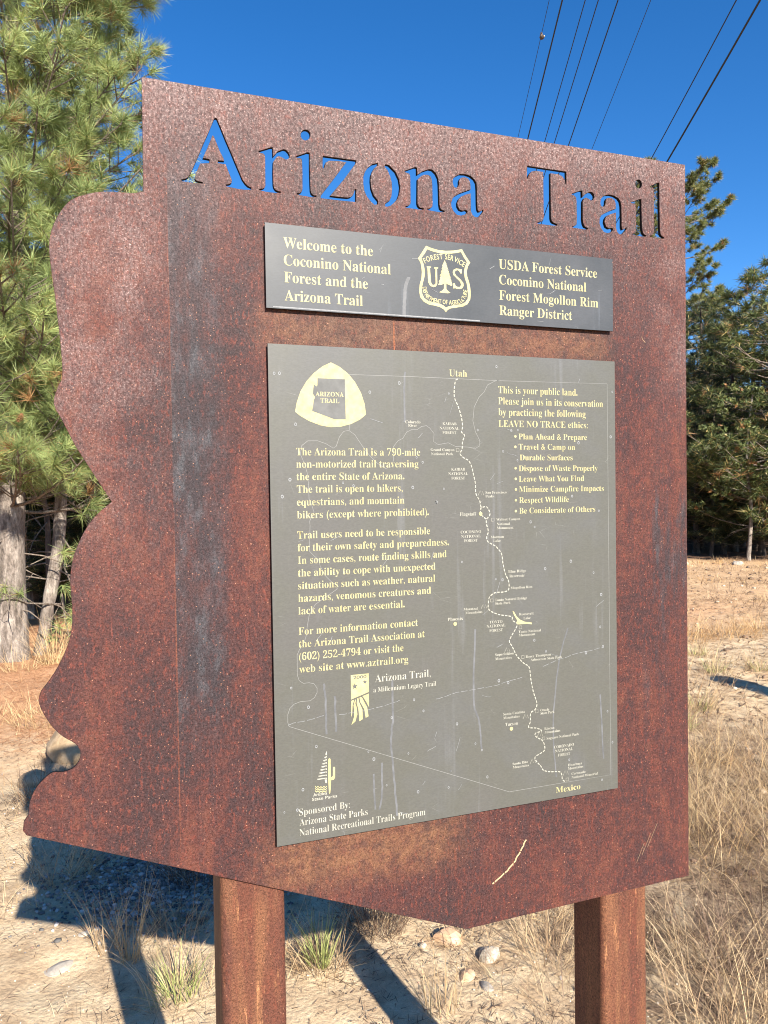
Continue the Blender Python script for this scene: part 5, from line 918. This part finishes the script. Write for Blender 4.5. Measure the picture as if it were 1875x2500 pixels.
field(46, (-1.3, -.2), (1.8, 3.8), lambda x, y: vnoise(np.array([x*3.]), np.array([y*3.]), 31)[0] > .45, 22, .05, .18, .10, 1.1, .0019, [STRAW, BROWN, GOLD], .7)
field(40, (.75, 1.5), (.7, 2.4), lambda x, y: x-.2*y > .55, 26, .08, .24, .10, 1.0, .0020, [STRAW, BROWN], .7)
o = link('dry_grass', join_np(parts, 'dry_grass'), M['grass']); tag(o, 'tangled dry straw grass filling the right foreground', 'grass', kind='stuff')
parts = []
field(70, (-1.4, .9), (2.2, 6.6), lambda x, y: True, 16, .04, .16, .14, 1.1, .0024, [GOLD, OCHRE, STRAW], .5)
field(90, (-.7, 1.4), (.9, 3.0), lambda x, y: vnoise(np.array([x*3.]), np.array([y*3.]), 8)[0] > .52, 14, .03, .12, .10, 1.2, .0016, [STRAW, BROWN], .5)
field(420, (2.6, 13), (2.4, 11.5), lambda x, y: x > .8*y, 18, .04, .16, .20, 1.1, .0045, [STRAW, OCHRE, GOLD, BROWN], .6)
field(160, (6.5, 13), (5.5, 11.5), lambda x, y: x > .85*y and vnoise(np.array([x*.9]), np.array([y*.9]), 44)[0] > .5, 22, .05, .22, .22, .9, .007, [STRAW, OCHRE, BROWN], .6)
o = link('sparse_grass', join_np(parts, 'sparse_grass'), M['grass']); tag(o, 'sparse short dry grass on the sandy ground', 'grass', kind='stuff')
# fallen needles and straw on the ground
def litter(name, n, xr, yr, Ln, wd, pal, label, cond=None):
    x = rs.uniform(*xr, n); y = rs.uniform(*yr, n)
    if cond is not None: k = cond(x, y); x = x[k]; y = y[k]; n = len(x)
    a = rs.uniform(0, 6.28, n); l = Ln*rs.uniform(.4, 1.2, n); z = ground_h(x, y)+rs.uniform(.001, .008, n)
    x2 = x+l*np.cos(a); y2 = y+l*np.sin(a); z2 = ground_h(x2, y2)+rs.uniform(.001, .016, n)
    wx = -np.sin(a)*wd*.5; wy = np.cos(a)*wd*.5
    V = np.stack([np.stack([x-wx, y-wy, z], 1), np.stack([x+wx, y+wy, z+.001], 1), np.stack([x2, y2, z2], 1)], 1).reshape(-1, 3)
    mv = rs.uniform(0, 1, (n, 1)); c = np.array(pal[0])*(1-mv)+np.array(pal[1])*mv
    o = link(name, mesh_np(name, V, np.arange(n*3).reshape(-1, 3), col=np.repeat(c, 3, 0)), M['grass']); tag(o, label, 'litter', kind='stuff')
litter('needle_litter', 26000, (-2.4, 1.6), (3.9, 9.5), .12, .0035, ((.30, .13, .06), (.62, .36, .19)), 'orange brown fallen pine needles under the left pines')
litter('straw_litter', 15000, (-.9, 4.2), (.2, 4.4), .07, .0020, ((.14, .085, .05), (.60, .46, .30)), 'broken straw and twigs scattered on the sand', lambda x, y: vnoise(x*2.2, y*2.2, 12) > .40-.25*(x > .6))
litter('twig_litter', 20000, (.3, 3.6), (.3, 3.6), .034, .0026, ((.06, .04, .028), (.26, .17, .11)), 'dark dead stems lying under the dry grass', lambda x, y: (vnoise(x*3.2, y*3.2, 15) > .46) & (x > .35))

litter('dark_litter', 7000, (-1.2, 1.4), (.9, 4.2), .03, .0028, ((.07, .045, .03), (.34, .24, .16)), 'small dark bits of bark and stem on the pale sand', lambda x, y: vnoise(x*4, y*4, 22) > .42)
litter('clearing_litter', 26000, (2.5, 13.5), (2.4, 12.5), .11, .013, ((.13, .08, .05), (.62, .44, .28)), 'dead grass and bark bits scattered over the clearing', lambda x, y: (x > .75*y) & (vnoise(x*1.3, y*1.3, 19) > .38))
# ------------------------------------------------------------------ stones
def rock_mesh(seed, sx, sy, sz, sub=3, amp=.25, flat_=.0):
    bm = bmesh.new(); bmesh.ops.create_icosphere(bm, subdivisions=sub, radius=1)
    off = Vector((seed*3.1, seed*1.7, seed*.9))
    rr_ = random.Random(seed); cuts = [(Vector((rr_.uniform(-1, 1), rr_.uniform(-1, 1), rr_.uniform(-.4, 1))).normalized(), rr_.uniform(.62, .85)) for _ in range(7)]
    for v in bm.verts:
        d = v.co.normalized(); k = 1+amp*mnoise.noise(d*1.3+off)+amp*.35*mnoise.noise(d*4+off)
        p = d*k
        if flat_:
            for nrm, c in cuts:
                q = p.dot(nrm)
                if q > c: p -= nrm*(q-c)*flat_
        v.co = Vector((p.x*sx, p.y*sy, p.z*sz))
    me = bpy.data.meshes.new('rock'); bm.to_mesh(me); bm.free()
    if not (flat_ and sub < 3):
        for p in me.polygons: p.use_smooth = True
    return me
def stone_material(name, a, b, c, sc=12):
    m, nt, bs = mat_new(name); P = N(nt, 'ShaderNodeTexCoord').outputs['Object']
    n = noise_tex(nt, P, sc, 6, .65); nt.links.new(ramp(nt, n, [(.35, a), (.5, b), (.65, c)]), bs.inputs['Base Color'])
    bs.inputs['Roughness'].default_value = .85; bump(nt, bs, noise_tex(nt, P, sc*6, 5, .7), .4, .006); return m
M['boulder'] = stone_material('tan_boulder', (.26, .18, .10), (.40, .28, .165), (.52, .39, .25), 11)
M['orange_stone'] = stone_material('orange_stone', (.46, .27, .15), (.56, .36, .22), (.60, .45, .30), 14)
M['white_stone'] = stone_material('white_stone', (.14, .11, .08), (.40, .34, .26), (.54, .47, .38), 26)
M['grey_stone'] = stone_material('grey_stone', (.24, .21, .18), (.34, .30, .25), (.46, .39, .31), 14)
def rock(x, y, me, mat, label, rz=0, dz=0, name='stone', tilt=0):
    o = bpy.data.objects.new(name, me); COL.objects.link(o); o.location = (x, y, gh(x, y)+dz); o.rotation_euler = (tilt, 0, rz); me.materials.append(mat)
    tag(o, label, 'stone'); return o
bl = rock(-.25, 3.78, rock_mesh(3, .34, .27, .19, 4, .10), M['boulder'], 'smooth tan boulder showing in the round notch of the sign', rz=.1, dz=.05, name='boulder')
rock(-.62, 3.30, rock_mesh(8, .09, .07, .05, 3, .15, .5), M['boulder'], 'small pale stone left of the boulder', dz=.02)
rock(.80, 1.16, rock_mesh(11, .056, .040, .036, 2, .22, 1.), M['orange_stone'], 'orange angular stone between the posts', rz=-.5, dz=.010, tilt=.3)
rock(.875, 1.02, rock_mesh(12, .044, .034, .028, 2, .28, 1.), M['white_stone'], 'white stone with dark cracks beside the orange one', rz=.4, dz=.008)
rock(.705, 1.14, rock_mesh(13, .013, .010, .010, 2, .15, .7), M['white_stone'], 'tiny white pebble left of the orange stone', dz=.006)
rock(.77, .95, rock_mesh(14, .036, .026, .014, 2, .15, .7), M['orange_stone'], 'flat pinkish stone below the orange one', rz=.7, dz=.0)
rock(.80, .88, rock_mesh(15, .030, .020, .012, 2, .15, .7), M['grey_stone'], 'flat pale stone nearest the bottom edge between the posts', rz=1.7, dz=.0)
rock(-.405, 1.47, rock_mesh(16, .075, .036, .022, 2, .15, .8), M['grey_stone'], 'flat grey stone half sunk in the sand at lower left', rz=.45, dz=-.010)
rock(-.33, 1.62, rock_mesh(17, .022, .014, .010, 2, .15, .8), M['grey_stone'], 'small dark stone above the flat grey one', rz=.3, dz=.003)
rock(11.3, 10.6, rock_mesh(18, .14, .1, .06, 3, .2, .8), M['grey_stone'], 'pale rock lying at the foot of the forest edge', rz=.2, dz=.02)
rock(10.2, 10.9, rock_mesh(19, .2, .12, .08, 3, .2, .8), M['orange_stone'], 'reddish rock at the foot of the forest edge', rz=.2, dz=.02)
rock(-.06, 4.95, rock_mesh(20, .10, .08, .06, 3, .15, .7), M['boulder'], 'pale stone hidden behind the boulder', dz=.01)

# gravel: low-poly pebbles, one stuff mesh per patch
ico = bmesh.new(); bmesh.ops.create_icosphere(ico, subdivisions=1, radius=1); IV = np.array([v.co[:] for v in ico.verts]); IF = np.array([[v.index for v in f.verts] for f in ico.faces]); ico.free()
M['pebble'] = leaf_material('pebble', 0.0, .8)
def gravel(name, n, cx, cy, sx, sy, r0, r1, cols, label, cond=None, dense_=True):
    x = rs.normal(cx, sx, n) if dense_ else rs.uniform(cx-sx, cx+sx, n); y = rs.normal(cy, sy, n) if dense_ else rs.uniform(cy-sy, cy+sy, n)
    if cond is not None: k = cond(x, y); x = x[k]; y = y[k]; n = len(x)
    r = r0*(r1/r0)**(rs.uniform(0, 1, n)**2.2); sc_ = np.stack([r*rs.uniform(.7, 1.3, n), r*rs.uniform(.7, 1.3, n), r*rs.uniform(.45, .8, n)], 1)
    a = rs.uniform(0, 6.28, n); jitv = rs.uniform(.75, 1.2, (n, len(IV), 1))
    v = IV[None]*jitv*sc_[:, None, :]; c, s = np.cos(a)[:, None], np.sin(a)[:, None]
    v = np.stack([v[..., 0]*c-v[..., 1]*s, v[..., 0]*s+v[..., 1]*c, v[..., 2]], -1)
    v = v+np.stack([x, y, ground_h(x, y)+r*.22], 1)[:, None, :]
    F = (np.arange(n)[:, None, None]*len(IV)+IF[None]).reshape(-1, 3)
    cc = np.array(cols)[rs.integers(len(cols), size=n)]*rs.uniform(.7, 1.2, (n, 1))
    o = link(name, mesh_np(name, v.reshape(-1, 3), F, col=np.repeat(cc, len(IV), 0)), M['pebble']); tag(o, label, 'gravel', kind='stuff')
GREYS = [(.14, .13, .12), (.24, .21, .19), (.34, .29, .25), (.10, .09, .09), (.34, .22, .16), (.5, .45, .4)]
SANDS = [(.5, .42, .32), (.58, .5, .4), (.4, .3, .22), (.32, .28, .25), (.62, .56, .48), (.5, .3, .2)]
gravel('gravel', 5200, .0, 1.95, .22, .17, .0035, .013, GREYS, 'blue grey gravel lying in the shadow of the plate')
gravel('grit', 4500, .9, 1.9, 2.0, 1.7, .0015, .0065, SANDS, 'small pale grit strewn over the sand', dense_=False)
gravel('loose_stones', 1500, 7., 6.5, 6, 5.5, .010, .045, [(.18, .12, .08), (.3, .2, .13), (.5, .4, .3), (.12, .09, .07)], 'loose stones on the bare ground of the clearing', dense_=False)
gravel('gravel', 700, 1.05, 1.95, .35, .25, .004, .016, GREYS, 'patch of blue grey gravel behind the tip of the plate')

# ------------------------------------------------------------------ power lines
D2 = Vector((math.cos(R(68.23)), math.sin(R(68.23)), 0)); NR = Vector((math.sin(R(68.23)), -math.cos(R(68.23)), 0))
M['wire'] = flat('dark_cable', (.03, .03, .035), .5); M['wood'] = bark_material('weathered_pole', (.12, .09, .07), (.2, .16, .12), (.28, .23, .18), 2)
# (column at photo top, thickness) ; all on one level 6.9 m above the eye at the far slope
WI = [(1341, .0050, 'thinnest of the cables, leftmost, carrying a small clamp'), (1373, .0135, 'second cable from the left, darker than its neighbours'), (1429, .0085, 'third cable from the left'),
      (1461, .0090, 'fourth cable from the left'), (1509, .0110, 'fifth cable from the left, right of the close group'), (1589, .0060, 'thin single cable in the middle of the gap'),
      (1798, .0115, 'seventh cable, running beside the thickest one'), (1856, .0200, 'thickest cable, rightmost of all')]
SC, ZM, AA = 52., 3.55, .00190
for px, th, lb in WI:
    v = fwd+r2*((px-937.5)/1878)+u2*(1250/1878); 
    # distance along where the ray meets the sagging sheet z(s)
    s = 8.
    for _ in range(60):
        k = s/(v.x*D2.x+v.y*D2.y); z = ZM+AA*(s-SC)**2; s = s+.5*(z-v.z*k)/(v.z/(v.x*D2.x+v.y*D2.y))
    k = s/(v.x*D2.x+v.y*D2.y); lat = v.x*k*NR.x+v.y*k*NR.y
    P = []
    for t in np.linspace(-8, 112, 61):
        q = CAM+D2*t+NR*lat; P.append((q.x, q.y, CAM.z+ZM+AA*(t-SC)**2))
    V_, F_ = tubes([(P, [th*.85]*len(P))], 6)
    o = link('power_line', mesh_np('power_line', V_, F_, smooth=True), M['wire']); tag(o, lb, 'cable', 'cables crossing the sky')
    if px == 1341:
        t0 = None
        best = min(((abs(((Vector(p)-CAM).dot(u2)/(Vector(p)-CAM).dot(fwd))*1878-(1250-82)), p) for p in smooth_line(P[8:30], 12)), key=lambda q: q[0])[1]
        bm = bmesh.new()
        bmesh.ops.create_uvsphere(bm, u_segments=10, v_segments=8, radius=.030, matrix=Matrix.Translation((.012, 0, -.035)) @ Matrix.Diagonal((1, 1.5, .9, 1)))
        bmesh.ops.create_cone(bm, segments=8, radius1=.03, radius2=.012, depth=.07, cap_ends=True, matrix=Matrix.Translation((.0, 0, .0)))
        cmh = bpy.data.meshes.new('cable_clamp'); bm.to_mesh(cmh); bm.free()
        c = bpy.data.objects.new('cable_clamp', cmh); COL.objects.link(c); c.location = best; cmh.materials.append(M['bark_dark'])
        tag(c, 'small dark clamp with a pale tip on the leftmost cable', 'fitting')
        bm = bmesh.new(); bmesh.ops.create_uvsphere(bm, u_segments=8, v_segments=6, radius=.016)
        tme = bpy.data.meshes.new('tip'); bm.to_mesh(tme); bm.free(); tme.materials.append(M['white_stone'])
        tt = bpy.data.objects.new('tip', tme); COL.objects.link(tt); tt.parent = c; tt.location = (.036, -.01, -.02)
for t in (112, -8):
    q = CAM+D2*t+NR*(2.9); top = CAM.z+ZM+AA*(t-SC)**2
    e = empty('utility_pole', (q.x, q.y, gh(q.x, q.y)-.2)); tag(e, 'far wooden utility pole behind the sign' if t > 0 else 'near wooden utility pole outside the photo', 'pole')
    V_, F_ = tubes([([(0, 0, 0), (0, 0, top+.7)], [.17, .12])], 10); link_o = bpy.data.objects.new('pole', mesh_np('pole', V_, F_, smooth=True)); COL.objects.link(link_o); link_o.parent = e; link_o.data.materials.append(M['wood'])
    bx = box_mesh('crossarm', -1.7, 1.7, -.06, .06, top-.02, top+.1); bx.materials.append(M['wood']); b = bpy.data.objects.new('crossarm', bx); COL.objects.link(b); b.parent = e; b.rotation_euler = (0, 0, math.atan2(NR.y, NR.x)); 


# unseen post added outside the right edge to cast the shadow band
e = empty('shadow_post', (4.62, 0.35, gh(4.62, .35)-.1)); tag(e, 'unseen round post added outside the right edge to cast the shadow band across the clearing', 'post')
V_, F_ = tubes([([(0, 0, 0), (0, 0, 1.0), (.01, 0, 1.95), (.01, 0, 1.97)], [.13, .125, .12, .02])], 14)
o = bpy.data.objects.new('post', mesh_np('post', V_, F_, smooth=True)); COL.objects.link(o); o.parent = e; o.data.materials.append(M['wood'])
